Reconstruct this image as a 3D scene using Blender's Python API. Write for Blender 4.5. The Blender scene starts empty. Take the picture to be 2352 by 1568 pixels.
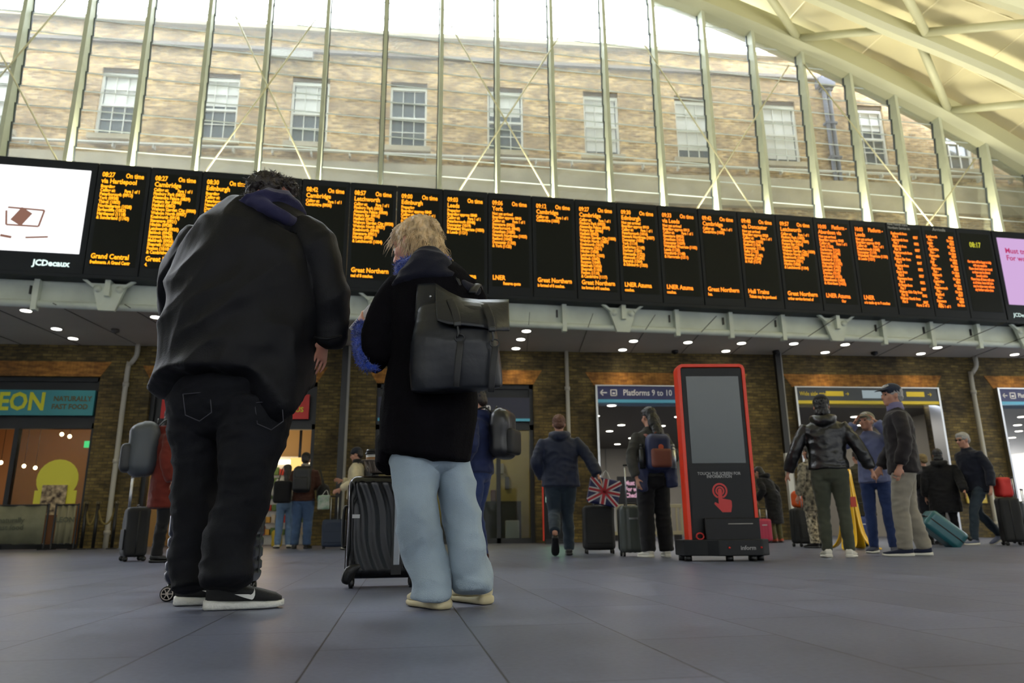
import bpy, bmesh, math, random
from math import sin, cos, pi, radians, sqrt, atan2
from mathutils import Vector, Matrix, noise
import numpy as np
random.seed(7)
V = Vector
scene = bpy.context.scene
COL = scene.collection

# ------------------------------------------------------------------ camera
F, PITCH, ROLL, HEAD, HC = 1661.0, radians(14.63), radians(-.61), radians(5.84), .30
f0 = V((sin(HEAD), cos(HEAD), 0)); r0 = V((cos(HEAD), -sin(HEAD), 0)); Z = V((0, 0, 1)); X = V((1, 0, 0)); Y = V((0, 1, 0))
fw = f0 * cos(PITCH) + Z * sin(PITCH); u0 = -f0 * sin(PITCH) + Z * cos(PITCH)
rt = r0 * cos(ROLL) + u0 * sin(ROLL); up = -r0 * sin(ROLL) + u0 * cos(ROLL)
CP = V((0, 0, HC))
cam_d = bpy.data.cameras.new('camera'); cam = bpy.data.objects.new('camera', cam_d); COL.objects.link(cam)
cam_d.sensor_width = 36; cam_d.lens = F / 2352 * 36
m = Matrix((rt, up, -fw)).transposed().to_4x4(); m.translation = CP
cam.matrix_world = m
cam_d.dof.use_dof = True; cam_d.dof.focus_distance = 3.35; cam_d.dof.aperture_fstop = 3.2
cam_d.clip_end = 300
scene.camera = cam

# ------------------------------------------------------------------ world, exposure
scene.view_settings.view_transform = 'Standard'; scene.view_settings.look = 'None'
scene.view_settings.gamma = 1; scene.view_settings.exposure = 0; scene.view_settings.use_curve_mapping = False
w = bpy.data.worlds.new('overcast_sky'); scene.world = w; w.use_nodes = True
bg = w.node_tree.nodes['Background']; bg.inputs[0].default_value = (.86, .91, 1, 1); bg.inputs[1].default_value = 16.0

def area(name, loc, direction, sx, sy, power, color=(1, 1, 1), spread=180):
    l = bpy.data.lights.new(name, 'AREA'); l.shape = 'RECTANGLE'; l.size = sx; l.size_y = sy; l.energy = power; l.color = color
    l.spread = radians(spread)
    o = bpy.data.objects.new(name, l); COL.objects.link(o); o.location = loc
    o.rotation_euler = V(direction).to_track_quat('-Z', 'Y').to_euler()
    return o
# ------------------------------------------------------------------ pixel -> point helpers
def ray(x, y): return fw * F + rt * (x - 1176) + up * (784 - y)
def at(x, y, d):
    r = ray(x, y); return CP + r * (d / r.dot(f0))
def onz(x, y, h=0):
    r = ray(x, y); return CP + r * ((h - HC) / r.z)
def ony(x, y, yy):
    r = ray(x, y); return CP + r * (yy / r.y)
BD = V((cos(radians(5)), sin(radians(5)), 0)); BN = V((-BD.y, BD.x, 0)); P0 = onz(1176, 748, 4.71)
def onb(x, y, off):
    r = ray(x, y); return CP + r * ((P0 + BN * off - CP).dot(BN) / r.dot(BN))
def bp(s, off, z):
    p = P0 + BD * s + BN * off; return V((p.x, p.y, z))
def sof(p): return (p - P0).dot(BD)
def mpp(p): return (p - CP).dot(fw) / F            # metres per pixel at p

# warm uplighters in the gutter behind the departure boards, the ones that wash the roof
for s_ in (-8, 0, 8):
    o = area('roof_uplight', bp(s_ + 2, .12, 7.9), (0, -.35, 1), 7.4, .3, 300, (1, .93, .72), 160)
    n_ = (Z - BN * .45).normalized(); o.matrix_world = Matrix((BD, BD.cross(n_) * -1, -n_)).transposed().to_4x4(); o.location = bp(s_ + 2, .12, 7.9); 
# broad lamps without fixtures, added out of frame to stand for the column uplighters
area('roof_uplight', (-9, 1, 5.5), (.2, .1, 1), 5, 5, 300, (.95, .97, 1), 150)
area('roof_uplight', (13, 5, 5.5), (.1, .25, 1), 5, 5, 1150, (1, .95, .80), 150)

# ------------------------------------------------------------------ materials
def c(r, g, b):
    f = lambda v: (v / 255 / 12.92) if v / 255 <= .04045 else ((v / 255 + .055) / 1.055) ** 2.4
    return (f(r), f(g), f(b), 1)
MC = {}
def mat(name, col, rough=.6, metal=0, bump=None, var=None, emit=0, coat=0, sheen=0, spec=.5):
    if name in MC: return MC[name]
    m = bpy.data.materials.new(name); m.use_nodes = True; nt = m.node_tree; b = nt.nodes['Principled BSDF']
    col = tuple(col) if len(col) == 4 else tuple(col) + (1,)
    b.inputs['Base Color'].default_value = col; b.inputs['Roughness'].default_value = rough; b.inputs['Metallic'].default_value = metal
    b.inputs['Specular IOR Level'].default_value = spec
    if coat: b.inputs['Coat Weight'].default_value = coat
    if sheen: b.inputs['Sheen Weight'].default_value = sheen; b.inputs['Sheen Roughness'].default_value = .4
    tc = nt.nodes.new('ShaderNodeTexCoord')
    if emit:
        b.inputs['Emission Color'].default_value = col; b.inputs['Emission Strength'].default_value = emit
    if var:
        n = nt.nodes.new('ShaderNodeTexNoise'); n.inputs['Scale'].default_value = var[0]; n.inputs['Detail'].default_value = 5
        nt.links.new(tc.outputs['Object'], n.inputs['Vector'])
        mx = nt.nodes.new('ShaderNodeMix'); mx.data_type = 'RGBA'
        a = var[1]; mx.inputs[6].default_value = tuple(v * (1 - a) for v in col[:3]) + (1,); mx.inputs[7].default_value = tuple(min(1, v * (1 + a)) for v in col[:3]) + (1,)
        if len(var) > 2: mx.inputs[7].default_value = var[2]
        rp = nt.nodes.new('ShaderNodeMapRange'); rp.inputs[1].default_value = .35; rp.inputs[2].default_value = .65
        nt.links.new(n.outputs[0], rp.inputs[0]); nt.links.new(rp.outputs[0], mx.inputs[0]); nt.links.new(mx.outputs[2], b.inputs['Base Color'])
    if bump:
        n = nt.nodes.new('ShaderNodeTexNoise'); n.inputs['Scale'].default_value = bump[0]; n.inputs['Detail'].default_value = 4
        nt.links.new(tc.outputs['Object'], n.inputs['Vector'])
        bu = nt.nodes.new('ShaderNodeBump'); bu.inputs['Strength'].default_value = bump[1]; bu.inputs['Distance'].default_value = .01
        nt.links.new(n.outputs[0], bu.inputs['Height']); nt.links.new(bu.outputs[0], b.inputs['Normal'])
    MC[name] = m; return m
def emis(name, col, s):
    if name in MC: return MC[name]
    m = bpy.data.materials.new(name); m.use_nodes = True; nt = m.node_tree; nt.nodes.remove(nt.nodes['Principled BSDF'])
    e = nt.nodes.new('ShaderNodeEmission'); e.inputs[0].default_value = col; e.inputs[1].default_value = s
    nt.links.new(e.outputs[0], nt.nodes['Material Output'].inputs[0]); MC[name] = m; return m
def glass(name, tint=(1, 1, 1, 1), veil=.12, gloss=.08, rough=.02):
    if name in MC: return MC[name]
    m = bpy.data.materials.new(name); m.use_nodes = True; nt = m.node_tree; nt.nodes.remove(nt.nodes['Principled BSDF'])
    N = nt.nodes.new; t = N('ShaderNodeBsdfTransparent'); t.inputs[0].default_value = tint
    d = N('ShaderNodeBsdfTranslucent'); d.inputs[0].default_value = (.9, .95, .95, 1)
    g = N('ShaderNodeBsdfGlossy'); g.inputs['Roughness'].default_value = rough
    a = N('ShaderNodeMixShader'); a.inputs[0].default_value = veil; b = N('ShaderNodeMixShader')
    fr = N('ShaderNodeFresnel'); fr.inputs[0].default_value = 1.35
    mm = N('ShaderNodeMath'); mm.operation = 'MULTIPLY'; mm.inputs[1].default_value = gloss * 10
    nt.links.new(fr.outputs[0], mm.inputs[0]); nt.links.new(mm.outputs[0], b.inputs[0])
    nt.links.new(t.outputs[0], a.inputs[1]); nt.links.new(d.outputs[0], a.inputs[2]); nt.links.new(a.outputs[0], b.inputs[1]); nt.links.new(g.outputs[0], b.inputs[2])
    nt.links.new(b.outputs[0], nt.nodes['Material Output'].inputs[0]); MC[name] = m; return m
def brick_mat(name, c1, c2, mortar, stain, swap=True, bw=.225, rh=.075, mort=.009, dark=.55):
    m = bpy.data.materials.new(name); m.use_nodes = True; nt = m.node_tree; b = nt.nodes['Principled BSDF']; N = nt.nodes.new; L = nt.links.new
    tc = N('ShaderNodeTexCoord'); sp = N('ShaderNodeSeparateXYZ'); cb = N('ShaderNodeCombineXYZ')
    L(tc.outputs['Object'], sp.inputs[0]); L(sp.outputs[0], cb.inputs[0]); L(sp.outputs[2], cb.inputs[1])
    br = N('ShaderNodeTexBrick'); L(cb.outputs[0], br.inputs[0]); br.inputs['Scale'].default_value = 1
    br.inputs['Brick Width'].default_value = bw; br.inputs['Row Height'].default_value = rh; br.inputs['Mortar Size'].default_value = mort
    br.inputs['Color1'].default_value = c1; br.inputs['Color2'].default_value = c2; br.inputs['Mortar'].default_value = mortar; br.inputs['Bias'].default_value = -.1
    n = N('ShaderNodeTexNoise'); n.inputs['Scale'].default_value = 1.1; n.inputs['Detail'].default_value = 6; L(tc.outputs['Object'], n.inputs['Vector'])
    mr = N('ShaderNodeMapRange'); mr.inputs[1].default_value = .42; mr.inputs[2].default_value = .68; L(n.outputs[0], mr.inputs[0]); mr.inputs[4].default_value = dark
    mx = N('ShaderNodeMix'); mx.data_type = 'RGBA'; L(mr.outputs[0], mx.inputs[0]); L(br.outputs[0], mx.inputs[6]); mx.inputs[7].default_value = stain
    n2 = N('ShaderNodeTexNoise'); n2.inputs['Scale'].default_value = 9; n2.inputs['Detail'].default_value = 3
    mp = N('ShaderNodeMapping'); mp.inputs['Scale'].default_value = (.5, 1, 1.5); L(tc.outputs['Object'], mp.inputs[0]); L(mp.outputs[0], n2.inputs['Vector'])
    mr2 = N('ShaderNodeMapRange'); mr2.inputs[1].default_value = .35; mr2.inputs[2].default_value = .65; mr2.inputs[3].default_value = .62; mr2.inputs[4].default_value = 1.3; L(n2.outputs[0], mr2.inputs[0])
    vm = N('ShaderNodeVectorMath'); vm.operation = 'SCALE'; L(mx.outputs[2], vm.inputs[0]); L(mr2.outputs[0], vm.inputs['Scale']); L(vm.outputs[0], b.inputs['Base Color'])
    bu = N('ShaderNodeBump'); bu.inputs['Strength'].default_value = .35; bu.inputs['Distance'].default_value = .01; L(br.outputs['Fac'], bu.inputs['Height']); bu.invert = True; L(bu.outputs[0], b.inputs['Normal'])
    b.inputs['Roughness'].default_value = .85; MC[name] = m; return m

# ------------------------------------------------------------------ objects
def tag(o, label=None, cat=None, group=None, kind=None):
    if label: o['label'] = label
    if cat: o['category'] = cat
    if group: o['group'] = group
    if kind: o['kind'] = kind
    return o
def thing(name, label, cat, loc=(0, 0, 0), rz=0, group=None):
    o = bpy.data.objects.new(name, None); COL.objects.link(o); o.empty_display_size = .1
    o.location = loc; o.rotation_euler = (0, 0, rz); return tag(o, label, cat, group)
def obj(name, bm, mt, parent=None, smooth=False, world=False, label=None, bevel=0):
    if isinstance(bm, bmesh.types.BMesh):
        bmesh.ops.recalc_face_normals(bm, faces=bm.faces)
        me = bpy.data.meshes.new(name); bm.to_mesh(me); bm.free()
    else: me = bm; me.name = name
    if world:
        q = parent
        loc = V(q.location)
        if q.parent: loc = loc + V(q.parent.location)
        me.transform(Matrix.Translation(-loc))
    me.materials.clear(); me.materials.append(mt)
    if smooth:
        for p in me.polygons: p.use_smooth = True
        if smooth == 'auto' :
            me.set_sharp_from_angle(angle=radians(35))
    o = bpy.data.objects.new(name, me); COL.objects.link(o)
    if parent: o.parent = parent
    if label: o['label'] = label
    if bevel:
        md = o.modifiers.new('bevel', 'BEVEL'); md.width = bevel; md.segments = 2; md.limit_method = 'ANGLE'
    return o
def struct(name, bm, mt, parent=None, smooth=False, bevel=0):
    o = obj(name, bm, mt, parent, smooth, bevel=bevel)
    if not parent: o['kind'] = 'structure'
    return o
def B(): return bmesh.new()
def box(bm, x0, x1, y0, y1, z0, z1, M=None):
    r = bmesh.ops.create_cube(bm, size=1); T = Matrix.Translation(((x0 + x1) / 2, (y0 + y1) / 2, (z0 + z1) / 2)) @ Matrix.Diagonal((abs(x1 - x0), abs(y1 - y0), abs(z1 - z0), 1))
    if M: T = M @ T
    bmesh.ops.transform(bm, matrix=T, verts=r['verts']); return bm
def frame(o, r, u):
    n = V(r).cross(V(u)).normalized(); m = Matrix((V(r), V(u), n)).transposed().to_4x4(); m.translation = V(o); return m
BM4 = Matrix((BD, BN, Z)).transposed().to_4x4(); BM4.translation = V((P0.x, P0.y, 0))    # board frame: s, off, z
def bar(bm, a, b, wx, wy=None, side=None):
    a, b = V(a), V(b); wy = wy or wx; t = (b - a).normalized(); s = V(side) if side else (Z if abs(t.z) < .9 else X)
    u = (s - t * s.dot(t)).normalized(); v = t.cross(u)
    m = Matrix((u * wx, v * wy, b - a)).transposed().to_4x4(); m.translation = (a + b) / 2
    r = bmesh.ops.create_cube(bm, size=1); bmesh.ops.transform(bm, matrix=m, verts=r['verts'])
def cyl(bm, a, b, r1, r2=None, n=16):
    a, b = V(a), V(b); r2 = r1 if r2 is None else r2; t = (b - a); q = t.to_track_quat('Z', 'Y').to_matrix().to_4x4(); q.translation = (a + b) / 2
    bmesh.ops.create_cone(bm, cap_ends=True, segments=n, radius1=r1, radius2=r2, depth=t.length, matrix=q)
def ell(bm, ctr, rx, ry, rz, M=None, u=16, v=12):
    T = Matrix.Translation(ctr) @ Matrix.Diagonal((rx, ry, rz, 1))
    if M: T = M @ T
    bmesh.ops.create_uvsphere(bm, u_segments=u, v_segments=v, radius=1, matrix=T)
def loft(bm, rings, n=16, side=None, sub=3, cap=.5, M=None, sq=1.0, mod=None):
    """rings: (point, half width along side, half depth); Catmull-Rom smoothed, closed with rounded ends"""
    side = V(side) if side else X
    R = [(V(r[0]), r[1], r[2] if len(r) > 2 else r[1]) for r in rings]
    P = []
    for i in range(len(R) - 1):
        p0 = R[max(i - 1, 0)]; p1 = R[i]; p2 = R[i + 1]; p3 = R[min(i + 2, len(R) - 1)]
        for k in range(sub):
            t = k / sub; cr = lambda a, b, c_, d: .5 * ((2 * b) + (c_ - a) * t + (2 * a - 5 * b + 4 * c_ - d) * t * t + (-a + 3 * b - 3 * c_ + d) * t ** 3)
            P.append((cr(p0[0], p1[0], p2[0], p3[0]), max(cr(p0[1], p1[1], p2[1], p3[1]), .001), max(cr(p0[2], p1[2], p2[2], p3[2]), .001)))
    P.append(R[-1])
    if cap:
        def endc(p, q):
            d = (p[0] - q[0]).normalized(); m_ = min(p[1], p[2])
            return [(p[0] + d * m_ * cap * .7, p[1] * .75, p[2] * .75), (p[0] + d * m_ * cap, p[1] * .3, p[2] * .3)]
        e0 = endc(P[0], P[1]); e1 = endc(P[-1], P[-2]); P = e0[::-1] + P + e1
    rows = []
    for i, (p, a, b) in enumerate(P):
        t = (P[min(i + 1, len(P) - 1)][0] - P[max(i - 1, 0)][0])
        if t.length < 1e-9: t = Z
        t.normalize(); s = side - t * side.dot(t)
        if s.length < .15:
            s = Y - t * Y.dot(t)
        s.normalize(); v = t.cross(s)
        row = []
        for k in range(n):
            an = 2 * pi * k / n; ca, sa = cos(an), sin(an)
            if sq != 1: ca = math.copysign(abs(ca) ** sq, ca); sa = math.copysign(abs(sa) ** sq, sa)
            q = p + s * (a * ca) + v * (b * sa)
            if mod: q = mod(q, i / (len(P) - 1), an)
            if M: q = M @ q
            row.append(bm.verts.new(q))
        rows.append(row)
    for i in range(len(rows) - 1):
        for k in range(n):
            bm.faces.new((rows[i][k], rows[i][(k + 1) % n], rows[i + 1][(k + 1) % n], rows[i + 1][k]))
    bm.faces.new(rows[0][::-1]); bm.faces.new(rows[-1])
    return bm
def fuse(bm, vox=.01, it=4, folds=None, seed=0):
    """melt overlapping closed shapes into one continuous surface; folds = [(amp, (fx, fy, fz), ridged)]"""
    bmesh.ops.recalc_face_normals(bm, faces=bm.faces)
    me = bpy.data.meshes.new('t'); bm.to_mesh(me); bm.free(); o = bpy.data.objects.new('t', me); COL.objects.link(o)
    md = o.modifiers.new('r', 'REMESH'); md.mode = 'VOXEL'; md.voxel_size = vox
    if it: s = o.modifiers.new('s', 'SMOOTH'); s.iterations = it; s.factor = .5
    dg = bpy.context.evaluated_depsgraph_get(); out = bpy.data.meshes.new_from_object(o.evaluated_get(dg)); bpy.data.objects.remove(o); bpy.data.meshes.remove(me)
    if folds:
        ns = [v.normal.copy() for v in out.vertices]; off = V((seed * 3.1, seed * 1.7, seed * 5.3))
        for v, n_ in zip(out.vertices, ns):
            d = 0
            for e_ in folds:
                a, f_, rg = e_[:3]; q = v.co if len(e_) < 4 else e_[3] @ v.co
                x = noise.noise(V((q.x * f_[0], q.y * f_[1], q.z * f_[2])) + off)
                d += a * ((1 - 2.6 * abs(x)) if rg else x)
            v.co += n_ * d
        out.update()
    return out
def rbox(w, d, h, r, n=14, disp=None):
    """rounded box standing on z=0, centred in x and y, optional surface displacement"""
    bm = B(); bmesh.ops.create_cube(bm, size=2); bmesh.ops.subdivide_edges(bm, edges=bm.edges, cuts=n, use_grid_fill=True)
    hx, hy, hz = w / 2, d / 2, h / 2
    for v in bm.verts:
        q = V((v.co.x, v.co.y, v.co.z)); f = lambda t: math.copysign(abs(t) ** .8, t)
        p = V((f(q.x) * hx, f(q.y) * hy, f(q.z) * hz))
        i = V((max(-hx + r, min(hx - r, p.x)), max(-hy + r, min(hy - r, p.y)), max(-hz + r, min(hz - r, p.z))))
        dd = p - i; nn = dd.normalized() if dd.length > 1e-6 else V((0, 0, 0))
        p = i + nn * r if dd.length > 1e-6 else p
        if disp: p = p + nn * disp(p, nn)
        v.co = p + V((0, 0, hz))
    return bm
FT = {}
def tmesh(s, size, align='LEFT', line=1.0, bold=.0):
    cu = bpy.data.curves.new('t', 'FONT'); cu.body = s; cu.size = size; cu.align_x = align; cu.space_line = line; cu.offset = bold; cu.resolution_u = 2; cu.extrude = .001
    o = bpy.data.objects.new('t', cu); COL.objects.link(o); dg = bpy.context.evaluated_depsgraph_get()
    me = bpy.data.meshes.new_from_object(o.evaluated_get(dg)); bpy.data.objects.remove(o); bpy.data.curves.remove(cu); return me
def addtext(bm, s, size, o, r, u, align='LEFT', xs=1, line=1.0, bold=0):
    me = tmesh(s, size, align, line, bold); me.transform(frame(o, r, u) @ Matrix.Diagonal((xs, 1, 1, 1))); bm.from_mesh(me); bpy.data.meshes.remove(me); return bm
# ------------------------------------------------------------------ the setting
WY = 17.8
M_steel = mat('painted_steel', c(188, 193, 168), .5, var=(3, .06))
M_beam = mat('beam_paint', c(198, 206, 194), .5, var=(2, .08))
M_dark = mat('dark_metal', c(24, 27, 30), .45)
M_blk = mat('black_plastic', c(14, 15, 17), .4)
M_white = mat('white_paint', c(205, 205, 200), .5)
M_grey = mat('grey_panel', c(150, 148, 142), .6, var=(1.5, .08))
M_chrome = mat('brushed_steel', c(190, 192, 195), .3, 1)
M_roof = mat('roof_panel', c(216, 208, 168), .7, var=(.4, .05))
M_rib = mat('roof_rib_paint', c(178, 178, 145), .5)
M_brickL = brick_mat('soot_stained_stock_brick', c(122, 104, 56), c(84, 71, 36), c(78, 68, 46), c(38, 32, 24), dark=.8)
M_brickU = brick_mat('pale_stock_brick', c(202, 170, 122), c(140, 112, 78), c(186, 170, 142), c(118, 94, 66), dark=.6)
M_arch = brick_mat('orange_gauged_brick', c(176, 122, 52), c(150, 100, 42), c(140, 96, 44), c(90, 60, 30), bw=.078, rh=.4, mort=.004)
M_stone = mat('stone_band', c(168, 158, 138), .85, var=(1.2, .15))

# floor: honed slate slabs in a staggered bond
def floor_mat():
    m = bpy.data.materials.new('slate_slabs'); m.use_nodes = True; nt = m.node_tree; b = nt.nodes['Principled BSDF']; N = nt.nodes.new; L = nt.links.new
    tc = N('ShaderNodeTexCoord'); mp = N('ShaderNodeMapping'); mp.inputs['Rotation'].default_value = (0, 0, radians(-93)); mp.inputs['Location'].default_value = (.28, .232, 0)
    L(tc.outputs['Object'], mp.inputs[0])
    br = N('ShaderNodeTexBrick'); L(mp.outputs[0], br.inputs[0]); br.inputs['Scale'].default_value = 1; br.inputs['Brick Width'].default_value = .92; br.inputs['Row Height'].default_value = .43
    br.inputs['Mortar Size'].default_value = .0028; br.inputs['Mortar Smooth'].default_value = .3; br.offset = .42
    br.inputs['Color1'].default_value = c(94, 99, 120); br.inputs['Color2'].default_value = c(87, 92, 111); br.inputs['Mortar'].default_value = c(26, 27, 30)
    n = N('ShaderNodeTexNoise'); n.inputs['Scale'].default_value = 2.2; n.inputs['Detail'].default_value = 8; n.inputs['Roughness'].default_value = .65; L(tc.outputs['Object'], n.inputs['Vector'])
    n2 = N('ShaderNodeTexNoise'); n2.inputs['Scale'].default_value = 60; n2.inputs['Detail'].default_value = 3; L(tc.outputs['Object'], n2.inputs['Vector'])
    r1 = N('ShaderNodeMapRange'); r1.inputs[1].default_value = .3; r1.inputs[2].default_value = .7; r1.inputs[3].default_value = .8; r1.inputs[4].default_value = 1.2; L(n.outputs[0], r1.inputs[0])
    r2 = N('ShaderNodeMapRange'); r2.inputs[1].default_value = .3; r2.inputs[2].default_value = .7; r2.inputs[3].default_value = .86; r2.inputs[4].default_value = 1.14; L(n2.outputs[0], r2.inputs[0])
    mu = N('ShaderNodeMath'); mu.operation = 'MULTIPLY'; L(r1.outputs[0], mu.inputs[0]); L(r2.outputs[0], mu.inputs[1])
    vo = N('ShaderNodeTexVoronoi'); vo.inputs['Scale'].default_value = 2.2; vo.inputs['Randomness'].default_value = 1; L(tc.outputs['Object'], vo.inputs['Vector'])
    lt = N('ShaderNodeMath'); lt.operation = 'LESS_THAN'; lt.inputs[1].default_value = .012; L(vo.outputs['Distance'], lt.inputs[0])
    vm = N('ShaderNodeVectorMath'); vm.operation = 'SCALE'; L(br.outputs['Color'], vm.inputs[0]); L(mu.outputs[0], vm.inputs['Scale'])
    mx = N('ShaderNodeMix'); mx.data_type = 'RGBA'; L(lt.outputs[0], mx.inputs[0]); L(vm.outputs[0], mx.inputs[6]); mx.inputs[7].default_value = c(22, 22, 24)
    L(mx.outputs[2], b.inputs['Base Color'])
    rr = N('ShaderNodeMapRange'); rr.inputs[3].default_value = .30; rr.inputs[4].default_value = .48; L(n.outputs[0], rr.inputs[0]); L(rr.outputs[0], b.inputs['Roughness'])
    bu = N('ShaderNodeBump'); bu.inputs['Strength'].default_value = .5; bu.inputs['Distance'].default_value = .003; L(br.outputs['Fac'], bu.inputs['Height']); bu.invert = True
    b2 = N('ShaderNodeBump'); b2.inputs['Strength'].default_value = .12; b2.inputs['Distance'].default_value = .004; L(n2.outputs[0], b2.inputs['Height']); L(bu.outputs[0], b2.inputs['Normal']); L(b2.outputs[0], b.inputs['Normal'])
    return m
struct('floor', box(B(), -30, 32, -16, 31, -.12, 0), floor_mat())

HL = [(-13.2, -8.06, 3.95), (-6.9, -2.98, 3.87), (-1.55, 2.35, 3.86), (3.91, 7.77, 3.83), (9.18, 13.18, 3.84), (14.85, 18.9, 3.85)]
def wall_cols(bm, x0, x1, y0, y1, z0, z1, holes):
    xs = sorted({x0, x1} | {h[0] for h in holes} | {h[1] for h in holes})
    for a, b_ in zip(xs[:-1], xs[1:]):
        hs = sorted([h for h in holes if h[0] <= a + 1e-6 and h[1] >= b_ - 1e-6], key=lambda h: h[2]); z = z0
        for h in hs:
            if h[2] > z + 1e-6: box(bm, a, b_, y0, y1, z, h[2])
            z = h[3]
        if z < z1: box(bm, a, b_, y0, y1, z, z1)
    bmesh.ops.remove_doubles(bm, verts=bm.verts, dist=1e-5)
    return bm
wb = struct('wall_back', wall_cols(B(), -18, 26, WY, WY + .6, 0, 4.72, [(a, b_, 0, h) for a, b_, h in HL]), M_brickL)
for a, b_, h in HL:
    bm = B(); v = [bm.verts.new(p) for p in ((a, WY - .012, h), (b_, WY - .012, h), (b_ + .22, WY - .012, h + .36), (a - .22, WY - .012, h + .36))]
    v2 = [bm.verts.new((q.co.x, WY + .02, q.co.z)) for q in v]; bm.faces.new(v); bm.faces.new(v2[::-1])
    for i in range(4): bm.faces.new((v[i], v2[i], v2[(i + 1) % 4], v[(i + 1) % 4]))
    obj('brick_arch', bm, M_arch, wb)
# upper facade seen through the glazing, one sash window every 2.66 m
WX = [-11.55, -8.56, -6.0, -3.62, -.97, 1.70, 4.42, 7.08, 9.7, 12.4, 15.05, 17.7]
WZ0, WZ1, WW = 10.36, 12.36, 1.0
uh = [(x - WW / 2, x + WW / 2, WZ0, WZ1) for x in WX]
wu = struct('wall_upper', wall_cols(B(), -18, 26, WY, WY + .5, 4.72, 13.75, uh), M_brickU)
obj('stone_band', box(B(), -18, 26, WY - .16, WY, 8.9, 9.78), M_stone, wu)
obj('string_course', box(B(), -18, 26, WY - .1, WY, 13.1, 13.2), mat('weathered_lead', c(120, 112, 108), .7), wu)
obj('coping', box(B(), -18, 26, WY - .14, WY + .6, 13.75, 13.88), M_stone, wu)
bm = B(); box(bm, -18, 26, WY - .16, WY - .06, 10.06, 10.1)
for k in range(44): box(bm, -17.5 + k, -17.46 + k, WY - .14, WY, 9.96, 10.08)
obj('cable_tray', bm, M_white, wu)
bm = B()
for x in (11.1, 11.25): cyl(bm, (x, WY - .1, 9.8), (x, WY - .1, 13.2), .06)
for z in (10.5, 11.6, 12.7): box(bm, 11.0, 11.35, WY - .18, WY, z, z + .06)
box(bm, 10.9, 11.4, WY - .25, WY, 12.8, 13.05)
obj('soil_pipe', bm, mat('pipe_blue_grey', c(96, 100, 118), .5), wu)
M_blind = mat('window_blind', c(214, 214, 214), .8); M_pane = mat('sash_glass', c(70, 80, 92), .08, spec=.8)
M_head = mat('window_head', c(92, 78, 62), .9)
wn = 0
for i, x in enumerate(WX):
    wn += 1; bm = B(); e = .055
    box(bm, x - .5, x - .5 + e, WY + .06, WY + .18, WZ0, WZ1); box(bm, x + .5 - e, x + .5, WY + .06, WY + .18, WZ0, WZ1)
    box(bm, x - .5 + e, x + .5 - e, WY + .06, WY + .18, WZ0, WZ0 + .07); box(bm, x - .5 + e, x + .5 - e, WY + .06, WY + .18, WZ1 - .22, WZ1 - .12)
    zm = (WZ0 + WZ1) / 2 - .08
    box(bm, x - .5 + e, x + .5 - e, WY + .07, WY + .15, zm - .03, zm + .03)
    for k in (-1, 1): box(bm, x + k * .155 - .011, x + k * .155 + .011, WY + .09, WY + .13, WZ0 + .07, zm - .03); box(bm, x + k * .155 - .011, x + k * .155 + .011, WY + .09, WY + .13, zm + .03, WZ1 - .22)
    for z in (WZ0 + .5, zm + .48): box(bm, x - .5 + e, x + .5 - e, WY + .092, WY + .128, z - .011, z + .011)
    wf = struct('window_%d' % wn, bm, M_white)
    obj('pane', box(B(), x - .5 + e, x + .5 - e, WY + .14, WY + .15, WZ0 + .07, WZ1 - .22), M_pane, wf)
    q = [.95, .55, .45, .5, .0, .4, 1.0, .9, 1.0, .35, .3, .6][i]
    if q: obj('blind', box(B(), x - .42, x + .42, WY + .131, WY + .138, WZ1 - .22 - q * 1.6, WZ1 - .22), M_blind, wf)
    obj('sill', box(B(), x - .62, x + .62, WY - .1, WY + .06, WZ0 - .14, WZ0), M_stone, wf)
    obj('lintel', box(B(), x - .5, x + .5, WY + .04, WY + .2, WZ1 - .12, WZ1), M_head, wf)
obj('lead_flashing', box(B(), -4.9, -3.6, WY - .2, WY, 12.85, 13.05), M_grey, wu)

# roof: arch profile along the glazing line, sinking gently towards the camera
PR = [(-22, 13.3), (-17, 14.6), (-12, 15.4), (-7, 15.75), (-3, 15.7), (1, 15.05), (3.78, 14.06), (5.19, 13.68), (6.55, 13.25), (7.99, 12.77), (9.33, 12.3), (10.66, 11.77), (12.02, 11.2), (13.36, 10.55), (14.8, 9.8), (17, 8.5), (19.5, 6.8)]
def zr(s, off=0):
    for (a, za), (b_, zb) in zip(PR[:-1], PR[1:]):
        if s <= b_: break
    t = (s - a) / (b_ - a); z = za + (zb - za) * t
    return z + (off) * (.28 if s < 9 else max(.05, .28 - (s - 9) * .045)) - .004 * off * off * .5
GO = .3                                                     # glazing plane, behind the boards
def surf(bm, s0, s1, o0, o1, dz, th, ns=46, no=10):
    g = []
    for t in (0, th):
        rows = []
        for j in range(no + 1):
            o_ = o0 + (o1 - o0) * j / no
            rows.append([bm.verts.new(bp(s0 + (s1 - s0) * i / ns, o_, zr(s0 + (s1 - s0) * i / ns, o_) + dz + t)) for i in range(ns + 1)])
        g.append(rows)
    for k, rows in enumerate(g):
        for j in range(no):
            for i in range(ns):
                f = (rows[j][i], rows[j][i + 1], rows[j + 1][i + 1], rows[j + 1][i]); bm.faces.new(f if k else f[::-1])
    for i in range(ns):
        bm.faces.new((g[0][0][i], g[0][0][i + 1], g[1][0][i + 1], g[1][0][i])); bm.faces.new((g[0][no][i + 1], g[0][no][i], g[1][no][i], g[1][no][i + 1]))
    return bm
roof = struct('ceiling', surf(B(), -22, 19.5, .75, -25.5, 1.0, .12), M_roof, smooth=False)
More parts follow.
